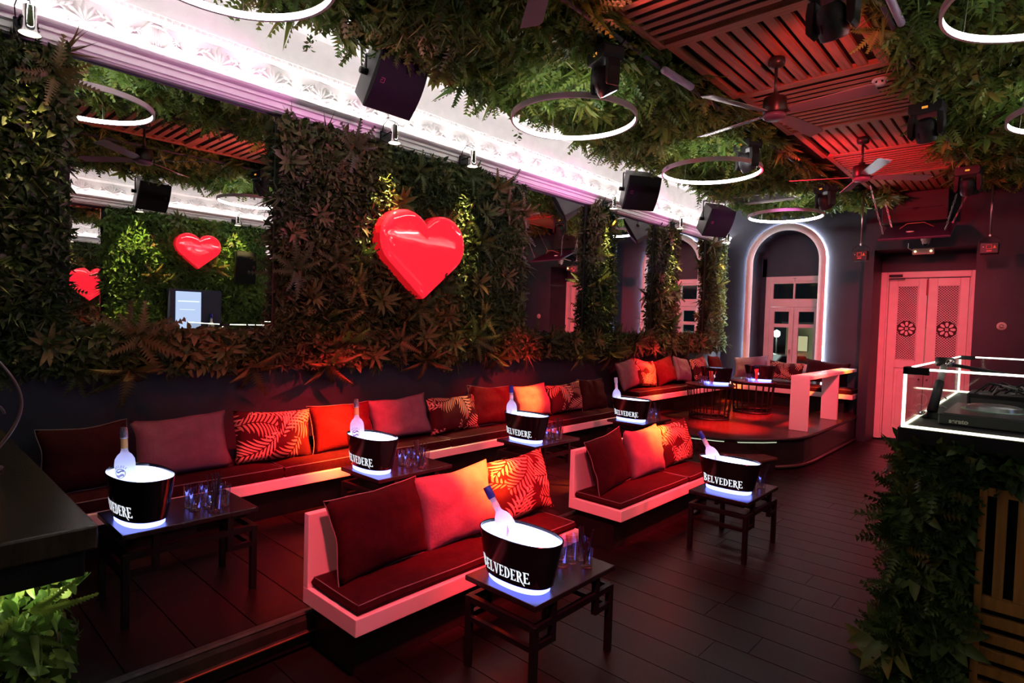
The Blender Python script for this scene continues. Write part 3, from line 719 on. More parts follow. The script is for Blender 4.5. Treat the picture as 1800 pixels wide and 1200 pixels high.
for (a, b, x0, x1, d) in MODS:
    fw = .062
    slat(x0, x0 + fw, a, b, 3.985, 4.03, 'frame_board'); slat(x1 - fw, x1, a, b, 3.985, 4.03, 'frame_board')
    slat(x0 + fw, x1 - fw, a, a + .05, 3.986, 4.03, 'frame_board'); slat(x0 + fw, x1 - fw, b - .05, b, 3.986, 4.03, 'frame_board')
    if d == 'y':
        n = 10; p = (x1 - x0 - 2 * fw) / n
        for i in range(n):
            if i: slat(x0 + fw + p * i - .036, x0 + fw + p * i + .036, a + .05, b - .05, 3.992, 4.022)
    else:
        n = 12; p = (b - a - .1) / n
        for i in range(1, n): slat(x0 + fw, x1 - fw, a + .05 + p * i - .029, a + .05 + p * i + .029, 3.990, 3.996)
sd = thing('smoke_detector', 'round white smoke detector under the slatted wood ceiling', 'smoke detector', (-1.15, 5.87, 3.985))
MB().lathe([(.0, 0), (.062, 0), (.065, -.012), (.055, -.022), (.045, -.022)], 20).obj('base', M_white, sd, smooth=True)
MB().lathe([(.042, -.02), (.045, -.035), (.035, -.048), (0, -.05)], 20).obj('chamber', M_white, sd, smooth=True)
for k in range(6): MB().obox((.044 * math.cos(k * 1.05), .044 * math.sin(k * 1.05), -.03), (.004, .016, .016), rotz(k * 1.05)).obj('vent_slot', M_metal, sd)

# air grille set into the foliage
gr = thing('air_grille', 'long ceiling air grille among the leaves near the arched window', 'vent', (-3.5, 9.7, 3.93))
f = MB()
for b in ((-.52, .52, -.33, -.29), (-.52, .52, .29, .33), (-.52, -.48, -.29, .29), (.48, .52, -.29, .29)): f.box(b[0], b[1], b[2], b[3], -.03, .03)
f.obj('frame', pmat('grey_grille_paint', (.28, .25, .26), .5), gr, bev=.004)
for i in range(11): MB().obox((0, -.25 + .05 * i, 0), (.96, .034, .004), rotx(.6)).obj('louvre', pmat('dark_grille_paint', (.10, .09, .09), .5), gr)

# ================================================================== HANGING LIGHTS AND DEVICES
RINGM = pmat('white_ring_profile', (.80, .78, .76), .4)
def ring_light(label, x, y, z=3.60, r=.56):
    o = thing('ring_light', label, 'ring light', (x, y, z), 0, 'hanging ring lights')
    n = 64; h = .045; t = .018
    V = []; F = []
    for i in range(n):
        a = 2 * PI * i / n; c, s = math.cos(a), math.sin(a)
        for (rr, zz) in ((r, 0), (r, h), (r - t, h), (r - t, h - .002), (r - t + .004, h - .002), (r - t + .004, .002), (r - t, .002), (r - t, 0)): V.append((rr * c, rr * s, zz))
    for i in range(n):
        for j in range(8): F.append((i * 8 + j, ((i + 1) % n) * 8 + j, ((i + 1) % n) * 8 + (j + 1) % 8, i * 8 + (j + 1) % 8))
    MB().add(V, F).obj('profile', RINGM, o, auto=True)
    V = []; F = []
    for i in range(n):
        a = 2 * PI * i / n; c, s = math.cos(a), math.sin(a)
        for zz in (.003, h - .003): V.append(((r - t + .001) * c, (r - t + .001) * s, zz))
    for i in range(n): F.append((2 * i, 2 * ((i + 1) % n), 2 * ((i + 1) % n) + 1, 2 * i + 1))
    MB().add(V, F).obj('glowing_diffuser', emat('ring_led', (1.0, .97, .94), LV['ring']), o, smooth=True)
    for k in range(3):
        a = 2 * PI * k / 3 + 2.6; MB().tube([((r - .009) * math.cos(a), (r - .009) * math.sin(a), h), ((r - .04) * math.cos(a), (r - .04) * math.sin(a), .40)], .0018, 4).obj('wire', M_steel, o)
    MB().obox(((r + .002) * math.cos(4.1), (r + .002) * math.sin(4.1), .022), (.004, .05, .03), rotz(4.1)).obj('driver_cover', pmat('grey_driver_cover', (.5, .46, .46), .5), o)
    return o
ring_light('glowing ring light hanging at the top edge above the glowing cornice', -3.24, 1.25)
ring_light('glowing ring light hanging near the first loudspeaker and moving head', -3.19, 4.22)
ring_light('glowing ring light hanging beside the second loudspeaker', -2.97, 6.62)
ring_light('farthest glowing ring light hanging in front of the arched window top', -3.16, 9.86)
ring_light('glowing ring light at the top right among ferns, the nearer of two', .02, 4.22)
ring_light('glowing ring light cut by the right edge, the farther of two', .22, 6.58)

# ---------------- ceiling fans
M_fan = pmat('bronze_fan_body', (.045, .035, .030), .3, metal=.6)
M_blade = pmat('grey_fan_blade', (.22, .18, .18), .25)
def fan(label, x, y, angs, group='ceiling fans'):
    o = thing('ceiling_fan', label, 'fan', (x, y, 3.985), 0, group)
    MB().lathe([(0, 0), (.062, 0), (.066, -.03), (.058, -.062), (.02, -.075), (0, -.075)], 20).obj('canopy', M_fan, o, smooth=True)
    MB().cyl((0, 0, -.07), (0, 0, -.30), .013).obj('downrod', M_fan, o, smooth=True)
    MB().lathe([(0, -.27), (.03, -.275), (.035, -.30), (.085, -.315), (.09, -.33), (.09, -.43), (.085, -.44), (0, -.44)], 24).obj('motor', M_fan, o, auto=True)
    MB().lathe([(0, -.445), (.086, -.445), (.088, -.47), (.07, -.485), (0, -.488)], 24).obj('end_cap', pmat('plum_fan_cap', (.12, .05, .09), .35), o, smooth=True)
    for a in angs:
        a = math.radians(a); M = rotz(a) @ rotx(-.24); b = MB()
        V = []; F = []
        for (r, w0, w1) in ((.12, -.035, .035), (.20, -.055, .050), (.45, -.062, .058), (.70, -.066, .064), (.735, -.050, .066)):
            for s, zz in ((w0, 0), (w1, 0), (w1, .007), (w0, .007)): V.append(M @ Vector((r, s, zz)) + Vector((0, 0, -.44)))
        for i in range(4):
            for j in range(4): F.append((i * 4 + j, i * 4 + (j + 1) % 4, (i + 1) * 4 + (j + 1) % 4, (i + 1) * 4 + j))
        F += [(3, 2, 1, 0), (16, 17, 18, 19)]
        bo = b.add(V, F).obj('blade', M_blade, o)
        MB().obox(M @ Vector((.11, 0, .006)) + Vector((0, 0, -.44)), (.10, .04, .008), M).obj('blade_iron', M_fan, bo)
    return o
fan('ceiling fan hanging in the middle of the picture with one blade lit red', -1.70, 4.93, (-6, 80, 164, 248))
fan('smaller-looking ceiling fan farther along the slatted wood', -1.61, 7.52, (38, 115, 200, 298))
fan('ceiling fan above the viewer with blade tips showing at the top edge', -1.78, 2.14, (52, 138, 228, 318))

# ---------------- pipes and moving head lights
for x, lab in ((-2.44, 'dark lighting pipe on the left of the slatted wood carrying moving heads'), (-.88, 'dark lighting pipe on the right of the slatted wood carrying moving heads')):
    p = thing('lighting_pipe', lab, 'pipe', (x, 5.4, 3.93))
    MB().tube([(0, -5.4, 0), (0, 5.0, 0)], .016, 10).obj('pipe', pmat('violet_grey_pipe', (.10, .08, .11), .4, metal=.3), p, smooth=True)
    for k in range(6): MB().cyl((0, -4.9 + 1.9 * k, .0), (0, -4.9 + 1.9 * k, .10), .012, n=8).obj('pipe_hanger', M_metal, p)
tb = MB().tube([(-2.36, 4.30, 3.86), (-2.34, 4.75, 3.86)], .03, 12).obj('tube_lamp', pmat('lilac_tube_plastic', (.5, .38, .55), .3), smooth=True); tag(tb, 'short lilac tube lamp along the left edge of the slatted wood', 'tube lamp')
tb2 = MB().tube([(-.80, 4.05, 3.86), (-.80, 4.62, 3.86)], .024, 12).obj('tube_lamp', MATS['lilac_tube_plastic'], smooth=True); tag(tb2, 'short lilac tube lamp by the ferns right of the slatted wood', 'tube lamp')
LENS = emat('moving_head_lens', (.75, .86, 1.0), 5.0)
AMB = emat('amber_display', (1.0, .40, .06), .8)
def moving_head(label, x, y, rz, tilt=.35, group='moving head lights'):
    o = thing('moving_head', label, 'moving head light', (x, y, 3.93), rz, group)
    MB().tube([(0, .03 * math.cos(t), .03 * math.sin(t)) for t in np.linspace(0, 6.28, 13)], .008, 6).box(-.02, .02, -.012, .012, -.05, -.02).obj('clamp', M_metal, o)
    b = MB().prism([(-.12, -.05), (.12, -.05), (.13, -.07), (.13, -.13), (.11, -.155), (-.11, -.155), (-.13, -.13), (-.13, -.07)], -.09, .09, lambda a, c, d: (a, d, c)).obj('base_box', M_dev, o, bev=.008)
    MB().box(-.02, .025, -.094, -.088, -.112, -.092).obj('display', AMB, b)
    for k in range(2):
        s = 1 if k else -1
        MB().prism([(s * .085, -.15), (s * .13, -.15), (s * .14, -.22), (s * .135, -.33), (s * .118, -.355), (s * .092, -.33), (s * .088, -.22)], -.05, .05, lambda a, c, d: (a, d, c)).obj('yoke_arm', M_dev, o, bev=.006)
    M = rotx(tilt); c = Vector((0, 0, -.285))
    hd = MB(); hd.lathe([(0, .10), (.05, .10), (.075, .07), (.085, .02), (.085, -.06), (.078, -.095), (.070, -.10)], 22, c, M=M)
    h = hd.obj('head', M_dev, o, auto=True)
    for k in range(9):
        a = 2 * PI * k / 9; q = c + M @ Vector((.086 * math.cos(a), .086 * math.sin(a), -.02)); MB().obox(q, (.006, .012, .05), M @ rotz(a)).obj('cooling_fin', M_dev, h)
    MB().lathe([(0, -.085), (.040, -.088), (.066, -.096)], 20, c, M=M).obj('lens', LENS, h, smooth=True)
    MB().tube([(.06, .05, -.06), (.12, .10, .0), (.05, .14, .06), (-.04, .06, .04)], .007, 6).obj('cable', M_metal, o, smooth=True)
    MB().cyl((-.10, .0, -.045), (-.10, .0, -.02), .012, n=8).obj('connector', pmat('red_connector', (.5, .03, .05), .4), o)
    return o, o.matrix_world
HEADS = [('moving head light hanging above the second ring light', -2.56, 3.76, -.45, .50), ('moving head light hanging in front of the ring light by the second loudspeaker', -2.53, 6.55, -.5, .50), ('small far moving head light above the farthest ring light', -2.42, 9.22, -.5, .50),
         ('big moving head light at the top edge in front of the slatted wood', -1.02, 3.86, -.1, .55), ('moving head light hanging on the right edge of the slatted wood', -.88, 6.44, -.1, .55), ('far moving head light right of the far end of the slatted wood', -.79, 9.16, -.1, .55),
         ('moving head light over the viewer on the left pipe', -2.52, 1.0, 2.6, .4), ('moving head light over the viewer on the right pipe', -.88, 1.0, 2.4, .4)]
HEAD_OBJ = [(x, y, rz, moving_head(lab, x, y, rz, tl)[0]) for (lab, x, y, rz, tl) in HEADS]
def beam(x, y, tgt, deg, e, col=BEAM, blend=.6, size=.06, z=3.50):
    l = lamp('head_and_fill_beam', 'SPOT', e, col, (x, y, z), tgt, None, size, math.radians(deg), blend)  # real head beams and the added fill spots alike
    hx, hy, hr, h = min(HEAD_OBJ, key=lambda q: (q[0] - x) ** 2 + (q[1] - y) ** 2)
    l.parent = h; l.matrix_parent_inverse = (Matrix.Translation((hx, hy, 3.93)) @ Matrix.Rotation(hr, 4, 'Z')).inverted()
    return l
BE = LV['beam']
beam(-2.56, 3.76, (-4.46, 2.60, .74), 12, BE * .9, blend=1.0)           # wall bench, plain wine cushion
beam(-2.53, 6.55, (-4.58, 5.20, .78), 9.5, BE * 1.2, blend=1.0)         # wall bench, mauve cushion
beam(-.88, 3.86, (-2.74, 2.76, .86), 10, BE * 2.0, blend=1.0)           # near sofa
beam(-.88, 6.44, (-2.74, 5.06, .86), 9, BE * 2.2, blend=1.0)            # second sofa
beam(-2.42, 9.22, (-4.50, 8.16, .92), 11, BE * .35, blend=1.0)          # corner bench, palm cushion
beam(-2.42, 9.22, (-4.36, 10.9, .72), 9, BE * .7, blend=1.0)            # corner of the far benches
beam(-.79, 9.16, (-2.45, 10.85, 1.15), 10, BE * .5, blend=1.0)          # white counter
beam(-2.53, 6.55, (-3.25, 8.15, .40), 20, BE * .7, blend=1.0, col=(1.0, .03, .02))   # corner platform boards
beam(-.79, 9.16, (-3.0, 9.3, .40), 18, BE * .6, blend=1.0, col=(1.0, .03, .02))
beam(-2.53, 6.55, (-3.05, 1.95, .2), 7, BE * .5, blend=1.0, col=(1.0, .03, .02))     # weak spot added for a beam's reflection on the low platform
HALO = (1.0, .012, .022)
for (x, y, t, k) in ((-2.56, 3.76, (-4.50, 2.62, .80), .20), (-2.53, 6.55, (-4.58, 5.15, .80), .20), (-.88, 3.86, (-2.70, 2.80, .72), .27), (-.88, 6.44, (-2.70, 5.0, .72), .27), (-2.42, 9.22, (-4.50, 8.3, .85), .25), (-2.42, 9.22, (-3.6, 9.6, .45), .30)):
    beam(x, y, t, 27, BE * k, blend=1.0, col=HALO)
WA = LV['wash']
def wash(x, y, tgt, deg, e, col=RED): return beam(x, y, tgt, deg, e, col, 1.0, .12)
wash(-.88, 1.0, (-3.0, 3.0, .2), 62, WA * 1.15)
wash(-2.52, 1.0, (-3.9, 3.2, .4), 85, WA * .55)
wash(-.88, 3.86, (-2.8, 5.6, .3), 70, WA * .8)
wash(-.88, 6.44, (-3.2, 10.5, 1.2), 70, WA * 1.2)
wash(-.88, 6.44, (-1.45, 11.6, 1.6), 40, WA * 1.2)
wash(-.79, 9.16, (-3.3, 9.2, .4), 85, WA * .6)
# spots added to brighten the slatted raft, then magenta washes on the cornice
wash(-2.53, 6.55, (-1.45, 8.8, 4.0), 54, WA * .8, (1.0, .01, .04))
wash(-.88, 3.86, (-1.8, 5.6, 4.0), 62, WA * .16, (1.0, .10, .10))
wash(-2.56, 3.76, (-1.6, 3.0, 4.0), 75, WA * .20, (1.0, .14, .12))
wash(-2.56, 3.76, (-4.75, 2.0, 3.20), 62, WA * .34, MAG)
wash(-2.53, 6.55, (-4.75, 6.0, 3.20), 66, WA * .34, MAG)
wash(-2.42, 9.22, (-4.75, 9.2, 3.20), 62, WA * .24, MAG)

# ---------------- loudspeakers on yokes
def speaker(label, c, yaw_, pit_, w=.46, h=.46, group='hanging loudspeakers', yoke=True, up=.30):
    o = thing('loudspeaker', label, 'loudspeaker', c, 0, group)
    nrm = Vector((math.cos(yaw_) * math.cos(pit_), math.sin(yaw_) * math.cos(pit_), -math.sin(pit_))); s = Vector((-math.sin(yaw_), math.cos(yaw_), 0)); u = nrm.cross(s)
    M = Matrix((s, u, nrm)).transposed()
    P = lambda a, b, d: M @ Vector((a, b, d))
    fv = [(-1, 1), (1, 1), (1, -1), (-1, -1)]
    V = [P(a * w / 2, b * h / 2, -.02) for a, b in fv] + [P(a * w / 2 * .72, b * h / 2 * .96, -.32) for a, b in fv]
    MB().add(V, [(0, 1, 2, 3), (7, 6, 5, 4), (0, 4, 5, 1), (1, 5, 6, 2), (2, 6, 7, 3), (3, 7, 4, 0)]).obj('cabinet', M_spk, o, bev=.008)
    V = []; F = []; n = 8
    for i in range(n + 1):
        b = -1 + 2 * i / n; bul = .035 * (1 - b * b)
        V += [P(-w / 2, b * h / 2, -.018), P(-w / 2, b * h / 2, bul), P(w / 2, b * h / 2, bul), P(w / 2, b * h / 2, -.018)]
    for i in range(n):
        for j in range(3): F.append((i * 4 + j, i * 4 + j + 1, i * 4 + j + 5, i * 4 + j + 4))
    F += [(0, 3, 2, 1), (n * 4, n * 4 + 1, n * 4 + 2, n * 4 + 3)]
    MB().add(V, F).obj('grille', M_grill, o, auto=True)
    lg = MB(); lg.tube([P(-w * .36 + .016 * x_, .02 + .018 * y_, .036) for x_, y_ in ((-1, 1), (1, 1), (1, -1), (-1, -1), (-1, .2), (0, .2))], .003, 4); lg.obj('badge', pmat('dark_red_badge', (.35, .06, .10), .4), o)
    for sg in (-1, 1):
        MB().obox(P(sg * w * .445, -.02, -.10), (.006, .15, .03), M).obj('side_port', M_grill, o)
    if yoke:
        for sg in (-1, 1):
            a = P(sg * w * .46, .0, -.17); b = Vector((a.x, a.y, up))
            MB().tube([a, b], .010, 6).obj('yoke_arm', M_metal, o)
            MB().cyl(a - s * sg * .015, a + s * sg * .05, .028, n=12).obj('yoke_knob', M_metal, o, smooth=True)
        a = P(-w * .46, 0, -.17); b = P(w * .46, 0, -.17)
        MB().tube([(a.x, a.y, up), (b.x, b.y, up)], .014, 6).obj('yoke_bar', M_steel, o)
    return o
speaker('loudspeaker hanging nearest, in front of the relief frieze', (-4.08, 2.95, 3.72), -.02, .62, up=.24)
speaker('loudspeaker hanging beside the second ring light, middle of three', (-4.10, 7.0, 3.575), -.60, .50, up=.30)
speaker('loudspeaker hanging farthest by the arched window, last of three', (-3.99, 9.28, 3.49), -.50, .55, up=.38)
speaker('loudspeaker on the right wall side hanging before its cornice', (1.05, 3.05, 3.62), PI - .1, .45, up=.3)
speaker('dark loudspeaker on the right wall beside its planted panel', (1.55, 4.75, 2.66), PI, .05, w=.36, h=.6, yoke=False)

# ---------------- chrome spot cans on the cornice
YEL = (1.0, .72, .28)
def can(label, y, e=1.0, aim=.0, deg=40):
    o = thing('spot_can', label, 'spotlight', (-4.58, y, 3.50), 0, 'chrome spots on the cornice')
    MB().lathe([(0, .10), (.034, .10), (.036, .095), (.034, -.02), (.040, -.045), (.052, -.06), (.055, -.064)], 20).obj('housing', M_chrome, o, auto=True)
    MB().lathe([(.055, -.064), (.048, -.058), (.03, -.04), (0, -.035)], 20).obj('lamp_face', emat('warm_lamp_face', (1.0, .80, .55), 3.0), o, smooth=True)
    MB().tube([(-.13, -.03, .02), (-.06, -.045, .02), (0, -.04, .03)], .008, 6).box(-.15, -.13, -.06, .06, -.03, .06).obj('bracket', M_metal, o)
    MB().tube([(-.13, -.05, .05), (-.09, -.06, .11), (-.04, -.05, .15), (.0, .0, .13), (.01, .0, .10)], .004, 5).obj('cable', M_metal, o)
    l = lamp('can_beam', 'SPOT', LV['can'] * e, YEL, (0, 0, -.07), (-.075, aim, -1), o, .02, math.radians(deg), .6)
    return o
can('chrome spot can at the top left corner above the planted panel', .64, .16)
can('chrome spot can above the left lobe of the heart', 3.30)
can('chrome spot can above the right lobe of the heart', 4.31)
can('chrome spot can above the nearest planted column', 7.06, .8)
can('chrome spot can above the middle planted column', 9.10, .8)
can('chrome spot can above the far corner planted column', 11.05, .8)

for y_ in (3.0, 4.6):  # two cans added to brighten the right wall foliage in the mirror
    o = can('added chrome spot can on the right wall cornice ' + ('before' if y_ < 4 else 'past') + ' its heart', y_, 2.4, 0, 64); o.location = (XR - .27, y_, 3.5); o.rotation_euler = (0, 0, PI)

# ---------------- glowing hearts
def heart_pts(sc_, n=14):
    r, cy, cz, tip = .285, .236, .0, -.564; pts = []
    # right lobe arc from notch to tangent, then tip, mirrored
    d = math.hypot(cy, tip); base = math.atan2(tip, -cy); al = math.acos(r / d); ta = base + al if True else 0
    t0 = math.acos(-cy / r) ; ta = math.atan2(tip - cz, 0 - cy) + al
    if ta > 0: ta -= 2 * PI
    a0 = t0; a1 = ta
    if a1 < -PI: a1 += 2 * PI
    arc = [(cy + r * math.cos(a0 + (a1 - a0) * i / n), cz + r * math.sin(a0 + (a1 - a0) * i / n)) for i in range(n + 1)]
    ln = [(arc[-1][0] * (1 - t), arc[-1][1] + (tip - arc[-1][1]) * t) for t in (.25, .5, .75)]
    right = arc + ln + [(0, tip)]
    left = [(-a, b) for a, b in reversed(right[1:-1])]
    return [(a * sc_, b * sc_) for a, b in right + left]
M_heart = pmat('glowing_red_acrylic', (.75, .01, .025), .06, coat=1.0, emit=(1.0, .022, .045), es=LV['heart'])
M_heart_side = pmat('red_acrylic_side', (.55, .006, .015), .15, emit=(1.0, .012, .020), es=LV['heart'] * .5)
def heart(label, loc, sgn, sc_):
    o = thing('light_heart', label, 'heart light', loc)
    out = heart_pts(sc_); k = len(out); V = []; F = []; c = (0, -.05 * sc_)
    lev = [(1.0, .0), (.992, .022), (.975, .040), (.945, .052), (.90, .059), (.8, .064), (.55, .068), (.25, .070)]
    for s, h in lev:
        for a, b in out: V.append((sgn * (.06 + h * sc_), (c[0] + (a - c[0]) * s), c[1] + (b - c[1]) * s))
    V.append((sgn * (.06 + .0705 * sc_), c[0], c[1]))
    for i in range(len(lev) - 1):
        for j in range(k): F.append((i * k + j, i * k + (j + 1) % k, (i + 1) * k + (j + 1) % k, (i + 1) * k + j))
    for j in range(k): F.append(((len(lev) - 1) * k + j, (len(lev) - 1) * k + (j + 1) % k, len(V) - 1))
    MB().add(V, F).obj('face', M_heart, o, smooth=True)
    MB().prism(out, sgn * -.06, sgn * .06, lambda a, b, d: (d, a, b)).obj('side', M_heart_side, o)
    return o
heart('big glowing red heart mounted on the planted wall panel', (-4.66, 3.694, 2.562), 1, 1.0)
heart('smaller glowing red heart on the right wall seen in the mirror', (XR - .20, 3.93, 2.98), -1, .73)

# ---------------- things above the door
hpn = thing('chain_hung_board', 'dark violet square panel hung on chains above the double door', 'panel', (-1.45, 10.3, 3.30))
MB().obox((0, 0, 0), (.86, .74, .03), rotx(.40)).obj('board', pmat('violet_black_board', (.05, .02, .06), .35), hpn, bev=.006)
MB().lathe([(0, -.05), (.05, -.05), (.055, -.03), (.055, 0)], 16, (-.08, -.02, .0)).obj('ceiling_disc', M_white, hpn, smooth=True)
for (x, y, x2, y2) in ((-.38, -.26, -.55, -.4), (.36, -.26, .55, -.5), (.38, .26, .62, .1), (-.36, .26, -.5, .25)):
    ch = MB(); z0 = .03 + y * .3; k = 0; a = Vector((x, y, z0)); b = Vector((x2, y2, .66))
    for i in range(11):
        p = a.lerp(b, (i + .5) / 11); d = (b - a).normalized(); u = d.orthogonal().normalized(); v_ = d.cross(u); q = u if i % 2 else v_
        ch.tube([p + d * (.036 * math.cos(t)) + q * (.011 * math.sin(t)) for t in [PI / 4 * j for j in range(8)]], .004, 5, closed=True)
    ch.obj('chain', M_steel, hpn)
MB().tube([(-.2, -.1, .04), (-.1, -.2, .09), (.1, -.15, .10), (.2, -.05, .05)], .006, 5).obj('cable', pmat('orange_cable', (.5, .15, .08), .5), hpn)
ccam = thing('security_camera', 'white dome security camera under the hanging violet panel', 'camera', (-1.38, 10.62, 3.20))
MB().lathe([(0, .05), (.065, .05), (.068, .035), (.06, .0), (.05, -.01)], 20).obj('mount', M_white, ccam, smooth=True)
MB().lathe([(.05, -.01), (.052, -.03), (.035, -.062), (0, -.075)], 20).obj('dome', M_white, ccam, smooth=True)
MB().lathe([(0, 0), (.028, 0), (.03, -.01)], 16, (0, -.035, -.05), M=rotx(1.2)).obj('lens', M_shell, ccam)
MB().tube([(0, 0, .05), (.0, .1, .08), (0, .38, .06)], .012, 8).obj('bracket', M_white, ccam)
el = thing('emergency_light', 'small emergency light with two lit bulbs over the double door', 'emergency light', (-1.45, 10.99, 3.08))
MB().box(-.14, .14, -.05, 0, -.045, .045).obj('body', pmat('pale_device_plastic', (.45, .36, .30), .5), el, bev=.008)
for x in (-.10, .10): MB().lathe([(0, -.014), (.012, -.010), (.016, 0)], 12, (x, -.052, .0), M=rotx(-PI / 2)).obj('bulb', emat('emergency_bulb', (1.0, .62, .25), 4.0), el)
MB().tube([(-.14, -.02, .02), (-.2, -.02, .06), (-.2, -.01, .14)], .006, 5).obj('cable', M_white, el)
def hang_box(label, x, y, z, ztop):
    o = thing('hanging_effect_box', label, 'effect box', (x, y, z), 0, 'effect boxes beside the door')
    MB().box(-.10, .10, -.09, .09, -.09, .06).obj('body', M_dev, o, bev=.01)
    MB().tube([(-.11, 0, 0), (-.115, 0, .10), (-.05, 0, .15), (.05, 0, .15), (.115, 0, .10), (.11, 0, 0)], .007, 6).obj('bracket', M_metal, o)
    MB().cyl((0, 0, .15), (0, 0, ztop - z), .011, n=8).obj('drop_rod', M_steel, o, smooth=True)
    MB().lathe([(0, .14), (.018, .15), (.018, .175), (0, .185)], 10).obj('rod_joint', M_steel, o)
    sq = MB()
    for b in ((-.03, .03, .025, .03), (-.03, .03, -.03, -.025), (-.03, -.025, -.03, .03), (.025, .03, -.03, .03)): sq.box(b[0], b[1], -.094, -.09, b[2], b[3])
    sq.obj('square_mark', pmat('red_print', (.8, .18, .15), .5), o)
    MB().prism([(.04, -.02), (.075, -.02), (.0575, .025)], -.094, -.09, lambda a, c, d: (a, d, c)).obj('warning_mark', pmat('orange_print', (.75, .25, .05), .5), o)
    MB().box(-.025, .03, -.094, -.09, -.062, -.048).obj('red_label', pmat('red_print', (.8, .1, .1), .5), o)
    MB().cyl((-.06, -.095, .0), (-.06, -.09, .0), .006, n=8).obj('indicator', emat('red_indicator', (1, .2, .25), 1.0), o)
hang_box('small effect box hanging on a rod left of the double door', -2.14, 10.2, 2.98, 3.95)
hang_box('small effect box hanging on a rod right of the double door', -.61, 10.2, 3.0, 3.95)
wd = thing('wall_disc', 'small round pale disc on the dark wall right of the double door', 'wall disc', (-.47, 10.995, 1.95))
MB().lathe([(0, .018), (.05, .016), (.058, .0)], 20, M=rotx(PI / 2)).obj('plate', pmat('cream_plastic', (.6, .5, .45), .4), wd, smooth=True)
MB().lathe([(.018, .022), (.024, .026), (.03, .02)], 16, M=rotx(PI / 2)).obj('ring', M_steel, wd)
bx = thing('air_unit', 'dark flat air unit on the wall above the double door', 'air unit', (-1.55, 10.95, 3.72))
MB().box(-.42, .42, -.30, .04, -.22, .24).obj('housing', pmat('brown_black_unit', (.012, .009, .009), .5), bx, bev=.01)
MB().box(-.36, .36, -.308, -.30, -.02, -.012).box(-.02, .06, -.308, -.30, -.05, .0).obj('seam', M_metal, bx)

# ================================================================== FURNITURE
def seat_pad(name, x0, x1, y0, y1, z0, z1, parent, mat=M_seat, wob=.012, seed=0):
    # a soft boxed seat pad with piping on its top edge
    nx, ny = 8, max(8, int((y1 - y0) / .12)); V = []; F = []; idx = {}
    r = .035
    def pt(i, j, k):
        u = i / nx; v = j / ny; x = x0 + (x1 - x0) * u; y = y0 + (y1 - y0) * v
        e = min(min(u, 1 - u) * (x1 - x0), min(v, 1 - v) * (y1 - y0))
        n = noise.noise(Vector((x * 3 + seed, y * 3, k * 4.0))) * wob
        if k: z = z1 + n * .6 + .012 * min(1, e / .12) - (.012 if e < 1e-6 else 0)
        else: z = z0
        w_ = noise.noise(Vector((x * 2.2, y * 2.2 + seed, 7.0))) * wob * .8
        if i in (0, nx): x += w_
        if j in (0, ny): y += w_
        return (x, y, z)
    for k in (0, 1):
        for i in range(nx + 1):
            for j in range(ny + 1): idx[i, j, k] = len(V); V.append(pt(i, j, k))
    for i in range(nx):
        for j in range(ny):
            F.append((idx[i, j, 1], idx[i + 1, j, 1], idx[i + 1, j + 1, 1], idx[i, j + 1, 1])); F.append((idx[i, j, 0], idx[i, j + 1, 0], idx[i + 1, j + 1, 0], idx[i + 1, j, 0]))
    rim = [(i, 0) for i in range(nx)] + [(nx, j) for j in range(ny)] + [(i, ny) for i in range(nx, 0, -1)] + [(0, j) for j in range(ny, 0, -1)]
    # belly row
    mid = {}
    for (i, j) in rim:
        a = Vector(V[idx[i, j, 1]]); b = Vector(V[idx[i, j, 0]]); m = (a + b) / 2; c = Vector(((x0 + x1) / 2, (y0 + y1) / 2, m.z))
        ox = .012 * ((1 if i == nx else -1 if i == 0 else 0)); oy = .012 * ((1 if j == ny else -1 if j == 0 else 0)); mid[i, j] = len(V); V.append((m.x + ox, m.y + oy, m.z))
    for q, p in enumerate(rim):
        p2 = rim[(q + 1) % len(rim)]
        F.append((idx[(*p, 1)], mid[p], mid[p2], idx[(*p2, 1)])); F.append((mid[p], idx[(*p, 0)], idx[(*p2, 0)], mid[p2]))
    o = MB().add(V, F).obj(name, mat, parent, auto=True)
    MB().tube([V[idx[(*p, 1)]] for p in rim], .0032, 5, closed=True).obj('piping', M_pipe, o)
    return o

